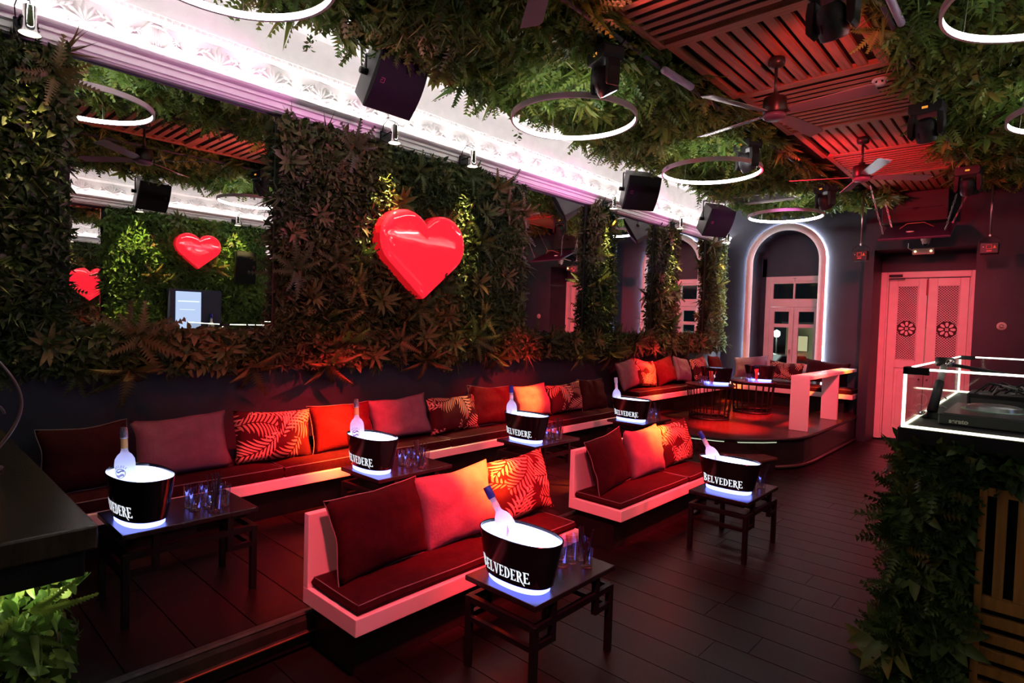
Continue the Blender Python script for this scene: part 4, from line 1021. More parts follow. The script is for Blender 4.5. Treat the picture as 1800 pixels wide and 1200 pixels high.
def pillow_mesh(name, w_, h_, t_, mat, seed=0, wrinkle=.010, sag=.02):
    n = 16; V = []; F = []; g = {}
    for side in (1, -1):
        for i in range(n + 1):
            for j in range(n + 1):
                u = -1 + 2 * i / n; v = -1 + 2 * j / n
                if side == -1 and (i in (0, n) or j in (0, n)): g[i, j, -1] = g[i, j, 1]; continue
                f = max(0, (1 - abs(u) ** 2.6)) ** .55 * max(0, (1 - abs(v) ** 2.6)) ** .55
                pinch = 1 - .075 * (1 - abs(v) ** 2) * abs(u) ** 3; pinch2 = 1 - .075 * (1 - abs(u) ** 2) * abs(v) ** 3
                nz = noise.noise(Vector((u * 1.7 + seed * 3.1, v * 1.7, side * 2.0))); nw = noise.noise(Vector((u * 5 + seed, v * 3.4 + seed, side * 4.0)))
                e = max(abs(u), abs(v)) ** 6
                x = u * w_ / 2 * pinch + nz * .010; y = v * h_ / 2 * pinch2 + nz * .008 - sag * (1 - abs(u)) * (v > .7) * (v - .7) * 2 * (1 if seed % 2 else .4)
                z = side * f * t_ / 2 * (1 + .25 * nz) + nw * wrinkle * f * 2.0 * (.5 + e) + (.02 * nz * e)
                g[i, j, side] = len(V); V.append((x, y, z))
    for i in range(n):
        for j in range(n):
            F.append((g[i, j, 1], g[i + 1, j, 1], g[i + 1, j + 1, 1], g[i, j + 1, 1])); F.append((g[i, j, -1], g[i, j + 1, -1], g[i + 1, j + 1, -1], g[i + 1, j, -1]))
    rim = [(i, 0) for i in range(n)] + [(n, j) for j in range(n)] + [(i, n) for i in range(n, 0, -1)] + [(0, j) for j in range(n, 0, -1)]
    me = MB().add(V, F).mesh(name, mat, True)
    return me, [V[g[p[0], p[1], 1]] for p in rim]
def cushion(label, mat, c, face, lean, w_=.62, h_=.44, t_=.17, roll=0.0, turn=0.0, seed=0, piping=False, group=None, wrinkle=.010):
    me, rim = pillow_mesh('cushion', w_, h_, t_, mat, seed, wrinkle)
    s, q = math.sin(lean), math.cos(lean)
    if face == '+x': B = Matrix(((0, -s, q), (1, 0, 0), (0, q, s)))
    else: B = Matrix(((1, 0, 0), (0, s, -q), (0, q, s)))
    M = rotz(turn) @ B @ rotz(roll)
    o = linkobj('cushion', me, mw=Matrix.Translation(c) @ M.to_4x4())
    tag(o, label, 'cushion', group)
    if piping: MB().tube(rim, .0036, 5, closed=True).obj('piping', M_pipe, o)
    return o

# ---------------- wall bench on the low platform
wbn = thing('wall_bench', 'long white bench along the left wall with wine red seat pads', 'bench', (0, 0, .2))
MB().box(WX, -4.28, .56, 7.08, .255, .335).obj('seat_board', M_white, wbn, bev=.006)
MB().box(WX, -4.44, .58, 7.05, 0.0, .255).obj('plinth', M_black, wbn)
for i, (a, b) in enumerate(((.60, 2.13), (2.15, 3.86), (3.88, 5.50), (5.52, 7.04))):
    seat_pad('seat_pad', WX + .04, -4.305, a, b, .337, .425, wbn, seed=i)
# ---------------- far benches on the corner platform
fb = thing('corner_bench', 'white bench with wine red pads along the left wall of the corner platform', 'bench', (0, 0, .4))
MB().box(WX + .002, -4.38, 7.62, 11.58, .255, .335).obj('seat_board', M_white, fb, bev=.006)
MB().box(WX + .003, -4.54, 7.62, 11.58, 0, .255).obj('plinth', M_black, fb)
seat_pad('seat_pad', WX + .04, -4.40, 7.65, 9.3, .337, .425, fb, seed=11); seat_pad('seat_pad', WX + .04, -4.40, 9.32, 11.0, .337, .425, fb, seed=12)
fb2 = thing('window_bench', 'white bench with dark pads under the arched window', 'bench', (0, 0, .4))
MB().box(-4.37, -2.34, 11.10, 11.58, .255, .335).obj('seat_board', M_white, fb2, bev=.006)
MB().box(-4.37, -2.50, 11.26, 11.58, 0, .255).obj('plinth', M_black, fb2)
seat_pad('seat_pad', -4.36, -3.25, 11.13, 11.57, .337, .425, fb2, seed=13); seat_pad('seat_pad', -3.23, -2.37, 11.13, 11.57, .337, .425, fb2, seed=14)

# ---------------- two white sofas at the platform edge
def sofa(label, y0, y1, split):
    o = thing('sofa', label, 'sofa', (-2.62, y0, 0)); L = y1 - y0; X = 2.62
    MB().box(-2.88 + X, -2.37 + X, 0, L, .26, .348).obj('seat_board', M_white, o, bev=.004)
    MB().box(-2.88 + X, -2.832 + X, 0, L, .348, .745).obj('back_board', M_white, o, bev=.004)
    MB().box(-2.85 + X, -2.47 + X, .06, L - .06, 0.0, .26).obj('plinth', M_black, o)
    seat_pad('seat_pad', -2.825 + X, -2.395 + X, .03, split - .01, .350, .412, o, seed=int(y0 * 7), mat=M_seat)
    seat_pad('seat_pad', -2.825 + X, -2.395 + X, split + .01, L - .03, .350, .412, o, seed=int(y0 * 9), mat=M_seat)
    return o
sofa('white framed two-seat sofa with dark pads nearest the viewer', 1.55, 3.36, 1.10)
sofa('white framed sofa with dark pads behind the nearest sofa', 3.92, 5.78, 1.20)

# ---------------- cushions
CW = [('large dark wine cushion at the left end of the wall bench behind the counter', M_wine2, (-4.58, .93, .835), .50, .44, 1, True), ('mauve velvet cushion behind the bucket with the upright silver-capped bottle', M_mauve, (-4.57, 1.50, .845), .64, .43, 2, False),
      ('palm print cushion left of the red-lit plain cushion on the wall bench', M_palm, (-4.57, 2.17, .830), .63, .41, 3, False), ('plain wine cushion glowing red in a beam on the wall bench', M_wine, (-4.58, 2.80, .825), .64, .42, 4, True),
      ('mauve velvet cushion between the red-lit plain cushion and a palm print one', M_mauve, (-4.58, 3.42, .850), .68, .41, 5, False), ('palm print cushion in the middle of the wall bench right of a mauve one', M_palm, (-4.57, 4.10, .815), .72, .38, 6, False),
      ('plain wine cushion with piping left of the beam-lit mauve cushion', M_wine, (-4.58, 4.70, .850), .70, .45, 7, True), ('mauve cushion glowing orange in a beam behind the blue-capped bottle', M_mauve, (-4.58, 5.38, .850), .68, .41, 8, False),
      ('palm print cushion right of the orange-lit mauve cushion', M_palm, (-4.58, 6.03, .840), .68, .38, 9, False), ('dark wine cushion at the right end of the wall bench', M_wine2, (-4.58, 6.66, .830), .66, .44, 10, True)]
for i, (lab, m, c, w_, h_, sd_, pp) in enumerate(CW):
    cushion(lab, m, (c[0] + .03, c[1], c[2]), '+x', .30 + .05 * math.sin(i * 2.1), w_, h_, .16, .05 * math.sin(i * 1.7 + 1), .06 * math.sin(i * 2.9), sd_, pp, 'cushions on the wall bench')
CD = [('mauve cushion at the near end of the corner bench', M_mauve, 7.62), ('palm print cushion lit bright red on the corner bench', M_palm, 8.12), ('plain wine cushion between a palm print and a mauve one on the corner bench', M_wine, 8.74), ('mauve cushion farther along the corner bench past the wine one', M_mauve, 9.38), ('palm print cushion at the far part of the corner bench', M_palm, 10.06), ('plain wine cushion in the far corner of the corner bench', M_wine, 10.75)]
for i, (lab, m, y) in enumerate(CD): cushion(lab, m, (-4.58, y, 1.065), '+x', .30, .64, .44 if i != 4 else .40, .16, (.10, -.12, .16, -.14, .10, -.06)[i], (.1, .0, -.1, .1, 0, .15)[i], 30 + i, False, 'cushions on the corner bench')
CE = [('mauve cushion at the left under the arched window', M_mauve, -4.17, 1.07, .64, .42), ('palm print cushion in the middle under the arched window', M_palm, -3.53, 1.04, .62, .36), ('dark wine cushion at the right under the arched window', M_wine2, -2.84, 1.07, .72, .42)]
for i, (lab, m, x, z, w_, h_) in enumerate(CE): cushion(lab, m, (x, 11.44, z), '-y', .30, w_, h_, .16, (.12, -.04, -.06)[i], .05, 40 + i, False, 'cushions under the arched window')
CF = [('dark wine cushion with piping on the nearest sofa', M_wine2, (-2.70, 1.92, .625), .64, .45, .03, True), ('mauve cushion glowing yellow on the nearest sofa', M_mauve, (-2.70, 2.50, .635), .62, .46, .04, False), ('palm print cushion on the nearest sofa', M_palm, (-2.71, 3.08, .635), .62, .44, .05, False)]
for i, (lab, m, c, w_, h_, ro, pp) in enumerate(CF): cushion(lab, m, c, '+x', .30, w_, h_, .17, ro, (.05, -.04, -.06)[i], 50 + i, pp, 'cushions on the nearest sofa', .016)
CG = [('dark wine cushion with piping on the second sofa', M_wine2, (-2.70, 4.24, .635), .60, .47, .08, True), ('mauve cushion glowing yellow on the second sofa', M_mauve, (-2.70, 4.84, .635), .60, .45, .02, False), ('palm print cushion on the second sofa', M_palm, (-2.71, 5.43, .630), .60, .43, .05, False)]
for i, (lab, m, c, w_, h_, ro, pp) in enumerate(CG): cushion(lab, m, c, '+x', .28, w_, h_, .17, ro, (.08, -.04, -.08)[i], 60 + i, pp, 'cushions on the second sofa', .016)

# ---------------- low fretwork tables
M_top = pmat('black_lacquer_table_top', (.014, .013, .015), .26, var=.3, vscale=10)
def build_table():
    o = thing('low_table', 'x', 'table', (0, 0, 0), 0, 'low black fretwork tables'); hx, hy = .24, .34
    MB().box(-hx, hx, -hy, hy, .452, .48).obj('table_top', M_top, o, bev=.004)
    MB().box(-hx + .05, hx - .05, -hy + .05, hy - .05, .42, .452).obj('apron', M_metal, o)
    b = .017
    for sx in (-1, 1):
        for sy in (-1, 1):
            x, y = sx * (hx - .02), sy * (hy - .02)
            MB().box(x - b, x + b, y - b, y + b, 0, .375).obj('leg', M_metal, o, bev=.003)
            xi, yi = sx * (hx - .02), sy * (hy - .155)
            MB().box(xi - b * .9, xi + b * .9, yi - b * .9, yi + b * .9, .255, .452).obj('fret_post', M_metal, o)
            MB().box(x - b * .8, x + b * .8, min(y, yi), max(y, yi), .255, .285).obj('fret_rail', M_metal, o)
    for sx in (-1, 1): MB().box(sx * (hx - .02) - b * .9, sx * (hx - .02) + b * .9, -hy + .02, hy - .02, .345, .377).obj('side_rail', M_metal, o)
    for sy in (-1, 1):
        MB().box(-hx + .02, hx - .02, sy * (hy - .02) - b * .9, sy * (hy - .02) + b * .9, .345, .377).obj('end_rail', M_metal, o)
        MB().box(-hx + .02, hx - .02, sy * (hy - .02) - b * .8, sy * (hy - .02) + b * .8, .245, .272).obj('end_rail', M_metal, o)
    return o
TAB = [('low black table nearest the viewer, in front of the nearest sofa', (-1.925, 2.405, 0)), ('low black table in front of the second sofa', (-1.84, 4.80, 0)), ('low black table at the left beside the dark counter', (-3.565, 1.165, .2)),
       ('low black table behind the nearest sofa', (-3.58, 2.68, .2)), ('low black table behind the gap between the two sofas', (-3.57, 4.34, .2)), ('low black table behind the second sofa near the corner platform', (-3.54, 6.19, .2))]
t0 = build_table()
for i, (lab, p) in enumerate(TAB):
    t = t0 if i == 0 else dup(t0)
    t.location = p; t['label'] = lab
WHERE = ['on the table nearest the viewer', 'on the table in front of the second sofa', 'on the left table beside the dark counter', 'on the table behind the nearest sofa', 'on the table behind the gap between the sofas', 'on the table behind the second sofa']

# ---------------- lit ice buckets with lettering
GL = {}
def arc(cx, cy, rx, ry, ix, iy, a0, a1, n=10):
    q = []
    for i in range(n):
        t, t2 = a0 + (a1 - a0) * i / n, a0 + (a1 - a0) * (i + 1) / n
        q.append([(cx + rx * math.cos(t), cy + ry * math.sin(t)), (cx + rx * math.cos(t2), cy + ry * math.sin(t2)), (cx + ix * math.cos(t2), cy + iy * math.sin(t2)), (cx + ix * math.cos(t), cy + iy * math.sin(t))])
    return q
def rc(x0, x1, y0, y1): return [(x0, y0), (x1, y0), (x1, y1), (x0, y1)]
STEM = [rc(.08, .26, 0, 1), rc(0, .34, 0, .055), rc(0, .34, .945, 1)]
H2 = PI / 2
GL['B'] = (.66, STEM + arc(.26, .745, .30, .255, .13, .19, -H2, H2) + arc(.26, .27, .36, .27, .17, .205, -H2, H2))
GL['E'] = (.64, STEM + [rc(.26, .58, .93, 1), rc(.26, .46, .47, .54), rc(.26, .60, 0, .07), [(.52, .80), (.58, .80), (.58, 1), (.46, .95)], [(.54, .22), (.60, .24), (.60, 0), (.47, .05)], rc(.42, .46, .40, .61)])
GL['L'] = (.60, STEM + [rc(.26, .56, 0, .07), [(.50, .24), (.57, .26), (.57, 0), (.43, .05)]])
GL['V'] = (.72, [[(.06, 1), (.26, 1), (.42, .0), (.32, .0)], [(.32, 0), (.42, 0), (.64, 1), (.56, 1)], rc(-.02, .34, .945, 1), rc(.48, .72, .945, 1)])
GL['D'] = (.74, STEM + arc(.26, .5, .44, .5, .25, .43, -H2, H2, 14))
GL['R'] = (.68, STEM + arc(.26, .735, .32, .265, .14, .195, -H2, H2) + [[(.28, .50), (.44, .52), (.66, .02), (.50, .0)], [(.50, .04), (.66, .04), (.86, -.26), (.74, -.24)]])
def letter_polys(s, height, big=1.16):
    x = 0; out = []
    for i, c in enumerate(s):
        w_, P = GL[c]; k = big if i == 0 else 1.0
        for q in P: out.append([((x + a * k * .92) * height, b * k * height) for a, b in q])
        x += w_ * k * .92 + .035
    return out, x * height
BA, BB, BE_ = .250, .135, 2.3
def shell_r(z): return .80 + .20 * (z - .035) / .22
def shell_pt(x, z, off=0.0):
    r = shell_r(z); a, b = BA * r + off, BB * r + off
    x = max(-a * .999, min(a * .999, x)); return (x, -b * (1 - abs(x / a) ** BE_) ** (1 / BE_), z)
M_glow = emat('bucket_glow', (.52, .60, 1.0), LV['bucket'])
M_glow2 = emat('bucket_base_glow', (.15, .19, 1.0), LV['bucket'] * 1.8)
M_let = emat('letter_glow', (.86, .90, 1.0), 1.15)
def build_bucket(lettered=True):
    o = thing('ice_bucket', 'x', 'ice bucket', (0, 0, 0), 0, 'black lit ice buckets')
    pr_ = [(shell_r(.035), .035)] + [(shell_r(z), z) for z in (.06, .10, .15, .20, .245)] + [(1.0, .255), (.985, .258), (.965, .255), (.955, .24)]
    MB().lathe(pr_, 56, ax=(BA, BB), expo=BE_).obj('shell', M_shell, o, auto=True)
    MB().lathe([(.955, .242), (.90, .18), (.82, .10), (.76, .06), (.0, .055)], 48, ax=(BA, BB), expo=BE_).obj('glowing_liner', M_glow, o, smooth=True)
    MB().lathe([(0, .001), (.70, .001), (.725, .006), (.735, .035), (.70, .038)], 48, ax=(BA, BB), expo=BE_).obj('glowing_base', M_glow2, o, smooth=True)
    if lettered:
        P, W = letter_polys('BELVEDERE', .056); lb = MB()
        for q in P:
            # subdivide along x so the letters bend with the shell
            xs = [a for a, b in q]; n = max(1, int((max(xs) - min(xs)) / .008))
            V = [shell_pt(a - W / 2 - .015, .062 + b, .0016) for a, b in q]
            lb.add(V, [tuple(range(len(V)))])
        lb.obj('lettering', M_let, o)
        eb = MB()
        for q in GL['B'][1]:
            V = [shell_pt((a - .3) * .042, .105 + b * .042, .0016) for a, b in q]; eb.add([(-x, -y, z) for x, y, z in V], [tuple(range(len(V)))])
        eb.obj('back_letter', M_let, o)
    return o
bk0 = build_bucket(); bk1 = None
BUCK = [(-1.915, 2.205, .48), (-1.85, 4.70, .48), (-3.53, .955, .68), (-3.61, 2.465, .68), (-3.575, 4.15, .68), (-3.56, 6.02, .68)]
for i, p in enumerate(BUCK):
    b = bk0 if i == 0 else dup(bk0)
    b.location = p; b['label'] = 'black lit ice bucket with white lettering ' + WHERE[i]
    if i == 2: b.rotation_euler = (0, 0, .10)

# ---------------- bottles
M_frost = bpy.data.materials.new('frosted_glass'); N_, L_ = nodes(M_frost); pb = N_['Principled BSDF']
pb.inputs['Base Color'].default_value = (.82, .86, .95, 1); pb.inputs['Roughness'].default_value = .35; pb.inputs['Transmission Weight'].default_value = .55; pb.inputs['IOR'].default_value = 1.2
tl_ = N_.new('ShaderNodeBsdfTranslucent'); tl_.inputs[0].default_value = (.85, .90, 1.0, 1); mx_ = N_.new('ShaderNodeMixShader'); mx_.inputs[0].default_value = .6
L_.new(pb.outputs[0], mx_.inputs[1]); L_.new(tl_.outputs[0], mx_.inputs[2]); L_.new(mx_.outputs[0], N_['Material Output'].inputs[0])
M_blue = pmat('blue_foil_cap', (.03, .06, .45), .25, metal=.4)
M_silver = pmat('silver_cap', (.55, .52, .55), .25, metal=.9)
M_emb = pmat('grey_emblem_print', (.16, .14, .24), .4)
def bottle_mesh(kind):
    if kind == 'tall': return [(0, 0), (.041, 0), (.044, .006), (.044, .150), (.043, .168), (.039, .186), (.031, .202), (.021, .214), (.0155, .224), (.0145, .236), (.0145, .285), (.0165, .287), (.0165, .292)]
    return [(0, 0), (.044, 0), (.048, .008), (.048, .150), (.045, .175), (.034, .196), (.020, .210), (.0155, .225), (.0145, .285), (.018, .288), (.018, .293)]
def bottle(label, kind, loc, tilt, dirz, k=1.0):
    o = thing('bottle', label, 'bottle', loc, 0, 'vodka bottles in the buckets')
    R = rotz(dirz) @ roty(tilt); o.rotation_euler = R.to_euler(); o.scale = (k, k, k)
    MB().lathe(bottle_mesh(kind), 28).obj('glass', M_frost, o, smooth=True)
    cap = M_blue if kind == 'tall' else M_silver
    MB().lathe([(0, .345), (.0175, .345), (.0185, .335), (.0185, .292), (.0165, .286)], 20).obj('cap', cap, o, auto=True)
    if kind != 'tall':
        MB().lathe([(.0150, .212 + .02), (.0162, .235), (.0158, .282), (.0150, .285)], 18).obj('neck_label', pmat('gold_neck_label', (.55, .35, .12), .4), o)
        # round fish emblem and arched name on the front
        e = MB(); zc = .108; rr = .0488
        def onb(a, z): t = a / rr; return (rr * math.sin(t), -rr * math.cos(t), z)
        for ring_r, w_ in ((.026, .004), (.0, .0)):
            if ring_r:
                for i in range(20):
                    t, t2 = 2 * PI * i / 20, 2 * PI * (i + 1) / 20
                    e.add([onb(ring_r * math.cos(t), zc + ring_r * math.sin(t)), onb(ring_r * math.cos(t2), zc + ring_r * math.sin(t2)), onb((ring_r - w_) * math.cos(t2), zc + (ring_r - w_) * math.sin(t2)), onb((ring_r - w_) * math.cos(t), zc + (ring_r - w_) * math.sin(t))], [(0, 1, 2, 3)])
        for y0, y1, amp in ((.006, .018, .004), (-.018, -.006, .004)):
            for i in range(8):
                a, b = -.018 + .0045 * i, -.018 + .0045 * (i + 1); f = lambda q: amp * math.sin(q * 170)
                e.add([onb(a, zc + y0 + f(a)), onb(b, zc + y0 + f(b)), onb(b, zc + y1 * .8 + f(b)), onb(a, zc + y1 * .8 + f(a))], [(0, 1, 2, 3)])
        e.obj('emblem', M_emb, o)
        nm = MB(); glyph = {'U': [rc(.05, .2, .2, 1), rc(.45, .6, .2, 1), rc(.05, .6, 0, .2)], 'G': [rc(.05, .2, 0, 1), rc(.05, .6, .85, 1), rc(.05, .6, 0, .15), rc(.45, .6, 0, .45), rc(.35, .6, .4, .5)], 'A': [[(0, 0), (.15, 0), (.38, 1), (.26, 1)], [(.5, 0), (.65, 0), (.38, 1), (.28, 1)], rc(.15, .5, .25, .38)]}
        for i, c in enumerate('BELUGA'):
            P = GL[c][1] if c in GL else glyph[c]; an = 2.35 - i * .31; hs = .012
            for q in P:
                pts = []
                for a, b in q:
                    u, v_ = (a - .3) * hs, b * hs; rad = .032 + v_; pts.append(onb(rad * math.cos(an) + u * math.sin(an), zc + rad * math.sin(an) - u * math.cos(an)))
                nm.add(pts, [tuple(range(len(pts)))])
        nm.obj('name_lettering', M_emb, o)
    else:
        MB().lathe([(.0150, .238), (.0158, .24), (.0158, .262), (.0150, .264)], 16).obj('neck_ring', pmat('clear_neck_ring', (.7, .72, .8), .2), o)
        e = MB()
        for s in (-1, 1): e.add([(.0446 * math.sin(s * .1), -.0446 * math.cos(.1), .11), (.0446 * math.sin(s * .75), -.0446 * math.cos(.75), .15), (.0446 * math.sin(s * .6), -.0446 * math.cos(.6), .12), (.0446 * math.sin(s * .2), -.0446 * math.cos(.2), .10)], [(0, 1, 2, 3)])
        e.obj('eagle_mark', pmat('pale_blue_print', (.35, .4, .7), .4), o)
    return o
bottle('blue-capped bottle leaning in the bucket nearest the viewer', 'tall', (-1.93, 2.235, .605), -.60, .25, 1.12)
bottle('blue-capped bottle leaning in the bucket before the second sofa', 'tall', (-1.90, 4.71, .60), -.58, .1, 1.12)
bottle('silver-capped bottle upright in the left bucket beside the counter', 'round', (-3.585, .905, .83), -.04, .85, 1.0)
bottle('silver-capped bottle upright in the bucket behind the nearest sofa', 'round', (-3.755, 2.44, .825), -.06, .75, 1.05)
bottle('blue-capped bottle in the bucket behind the gap between the sofas', 'tall', (-3.735, 4.13, .79), -.07, 0, 1.15)
bottle('clear-capped bottle in the bucket behind the second sofa', 'tall', (-3.735, 6.0, .79), -.10, 0, 1.10)
for o in COL.objects:
    if o.get('label', '') == 'clear-capped bottle in the bucket behind the second sofa':
        for ch in o.children:
            if ch.name.startswith('cap'): ch.data = ch.data.copy(); ch.data.materials[0] = M_frost

# ---------------- glasses and straws
gp = MB().lathe([(0, .002), (.027, .002), (.029, .006), (.034, .125)], 18)
GME = gp.mesh('tall_glass', M_tumbler, True)
SHME = MB().lathe([(0, .002), (.030, .002), (.032, .006), (.036, .10)], 18).mesh('straw_glass', M_tumbler, True)
STME = MB().tube([(0, 0, 0), (0, 0, .20)], .0032, 5).mesh('straw', pmat('black_straw', (.012, .012, .014), .4))
STME2 = MB().tube([(0, 0, 0), (0, 0, .20)], .0032, 5).mesh('straw', pmat('striped_straw', (.55, .25, .2), .4))
def glasses(where, x, y, z, n=6, straws=9, dx=.0, me_s=STME, side=1):
    k = 0
    for i in range(3):
        for j in range(2):
            if k >= n: break
            g = linkobj('tall_glass', GME, None, (x - .055 + .075 * j + .012 * i, y + .075 * i - .05, z)); k += 1
            tag(g, 'tall glass clustered by the bucket ' + where, 'glass', 'tall glasses ' + where)
    sx, sy = x + side * .115, y + dx
    tag(linkobj('straw_glass', SHME, None, (sx, sy, z)), 'glass holding straws ' + where, 'glass')
    for i in range(straws):
        a = rnd.uniform(0, 6.28); r = rnd.uniform(.0, .018); tx, ty = rnd.uniform(-.28, -.08) if i < straws - 2 else .2, rnd.uniform(-.12, .12)
        s = linkobj('straw', me_s, None, (sx + r * math.cos(a), sy + r * math.sin(a), z + .014), None, (ty, tx, 0))
        tag(s, 'straw standing in the glass ' + where, 'straw', 'straws ' + where)
glasses(WHERE[0], -1.90, 2.57, .48, dx=.04)
glasses(WHERE[1], -1.80, 4.98, .48, n=4, straws=6)
glasses(WHERE[2], -3.52, 1.27, .68, dx=.02, side=1)
glasses(WHERE[3], -3.52, 2.76, .68)
glasses(WHERE[4], -3.50, 4.42, .68)
glasses(WHERE[5], -3.48, 6.30, .68, straws=6)

# ---------------- round bar tables on the corner platform
def round_table(label, x, y, r=.37, h=.53):
    o = thing('round_table', label, 'table', (x, y, .4), 0, 'round wire tables on the corner platform')
    MB().lathe([(0, h - .028), (r - .01, h - .028), (r, h - .02), (r, h - .006), (r - .006, h), (0, h)], 36).obj('table_top', M_top, o, auto=True)
    rb = r * .78
    MB().tube([(rb * math.cos(t), rb * math.sin(t), .015) for t in [PI / 16 * k for k in range(32)]], .014, 8, closed=True).obj('base_ring', M_metal, o, smooth=True)
    MB().tube([(rb * 1.02 * math.cos(t), rb * 1.02 * math.sin(t), .10) for t in [PI / 16 * k for k in range(32)]], .007, 6, closed=True).obj('lower_ring', M_metal, o, smooth=True)
    MB().tube([(r * .92 * math.cos(t), r * .92 * math.sin(t), h - .035) for t in [PI / 16 * k for k in range(32)]], .010, 8, closed=True).obj('upper_ring', M_metal, o, smooth=True)
    for k in range(18):
        t = 2 * PI * k / 18; MB().tube([(rb * math.cos(t), rb * math.sin(t), .015), (r * .92 * math.cos(t), r * .92 * math.sin(t), h - .035)], .008, 6).obj('rod', M_metal, o)
    return o
round_table('round black wire table at the left of the corner platform', -3.80, 8.75)
round_table('round black wire table farther back near the window bench', -3.60, 10.0)
bk1 = dup(bk0, (-3.74, 8.84, .93), .12); bk2 = dup(bk0, (-3.52, 10.08, .93), .10)
for b, lab in ((bk1, 'black lit ice bucket on the left round wire table'), (bk2, 'black lit ice bucket on the farther round wire table')):
    b['label'] = lab; b.rotation_euler = (0, 0, PI + .15)
def bar_set(where, x, y, z, me_s):
    for i in range(4): tag(linkobj('tall_glass', GME, None, (x - .17 + .072 * (i % 2), y - .19 + .07 * (i // 2), z)), 'clear tall glass before the bucket ' + where, 'glass', 'tall glasses ' + where)
    tag(linkobj('straw_glass', SHME, None, (x + .02, y - .20, z), (1, 1, 1.25)), 'glass of copper straws ' + where, 'glass')
    for i in range(8):
        tag(linkobj('straw', me_s, None, (x + .02 + rnd.uniform(-.015, .015), y - .20 + rnd.uniform(-.015, .015), z + .014), None, (rnd.uniform(-.15, .15), rnd.uniform(-.22, .22), 0)), 'copper straw standing in the glass ' + where, 'straw', 'straws ' + where)
bar_set('on the left round wire table', -3.72, 8.77, .93, STME2); bar_set('on the farther round wire table', -3.50, 10.02, .93, STME2)

# ---------------- white standing counter at the platform edge
wc2 = thing('white_counter', 'white high counter with two slab legs on the corner platform edge', 'counter', (-2.49, 8.70, .4))
MB().box(-.12, .12, 0, 2.75, .715, .765).obj('counter_top', M_white, wc2, bev=.004)
MB().box(-.118, .118, 0.0, .055, 0, .715).obj('slab_leg', M_white, wc2, bev=.004)
MB().box(-.118, .118, 1.56, 1.615, 0, .715).obj('slab_leg', M_white, wc2, bev=.004)

# ================================================================== DARK BAR COUNTER WITH PLANTER, LEFT EDGE
ct = thing('bar_counter', 'dark wooden bar counter top at the lower left corner', 'counter', (-3.3, -.4, 0))
MB().box(-1.5, 1.06, -1.2, .89, 1.02, 1.10).obj('counter_top', pmat('dark_walnut_bar_top', (.045, .032, .020), .22, var=.4, vscale=6, bump=.05, stretch=(1, 8, 1)), ct, bev=.008)
MB().box(-1.5, 1.03, -1.2, .86, .93, 1.02).obj('fascia', M_black, ct, bev=.004)
MB().box(-1.5, .78, -1.2, .72, 0, .93).obj('body', M_black, ct)
MB().box(.86, .90, -1.15, .80, .915, .928).obj('under_light', emat('planter_strip_led', (1.0, .93, .60), LV['planter']), ct)
pl = thing('planter_foliage', 'broad-leaved planting lit from above under the dark bar counter', 'planting', (-2.42, .0, 0))
N = 2200
P_ = np.stack([NR.uniform(-.12, .05, N), NR.uniform(-.9, .44, N), NR.uniform(.05, .90, N)], 1)
R_ = orient(N, (1, 0, .1), (.3, 1), (.3, 1), .45); k_ = NR.random(N) < .6
tin = NR.uniform(.0, .8, N)
parts = [batch(LEAF_F, R_[k_], P_[k_], NR.uniform(.045, .10, k_.sum()), tin[k_]), batch(LEAF_FN, R_[~k_], P_[~k_], NR.uniform(.06, .12, (~k_).sum()), tin[~k_])]
N2 = 420; P2 = np.stack([NR.uniform(-.5, .0, N2), NR.uniform(.38, .46, N2), NR.uniform(.05, .88, N2)], 1)
parts.append(batch(LEAF_F, orient(N2, (.2, 1, .1), (.2, .6), (.3, 1), .45), P2, NR.uniform(.04, .08, N2), NR.uniform(0, .7, N2)))
FR2 = proto_frond(18, .15); K = 40; parts.append(tufts(K, np.stack([NR.uniform(.0, .05, K), NR.uniform(-.8, .36, K), NR.uniform(.2, .84, K)], 1), (1, 0, .15), 4, .17, FR2, (.3, 1), (.3, 1), .7, (.3, .8)))
V, F, T = merge(parts); fo_ = tag(linkobj('foliage', tri_mesh('foliage', V, F, T, M_big), pl), kind='stuff')
BR = [rosette_mesh('broad_leaf_plant', M_big, 9, .20, s, t) for s, t in ((31, .55), (32, .85))]
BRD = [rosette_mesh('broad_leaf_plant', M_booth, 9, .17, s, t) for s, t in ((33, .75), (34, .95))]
for (x, y, z, s, m, f) in ((.10, .06, .42, .34, 0, (1, .1, -.35)), (.12, .38, .36, .20, 1, (1, .3, .2)), (.08, .42, .16, .26, 0, (1, .6, .6)), (.08, .22, .30, .22, 1, (1, .2, .1)), (.06, -.35, .5, .3, 0, (1, 0, 0))):
    linkobj('broad_leaf_plant', BR[m], pl, mw=Matrix.Translation((x, y, z)) @ facing(f, x * 40) @ Matrix.Scale(s, 4))
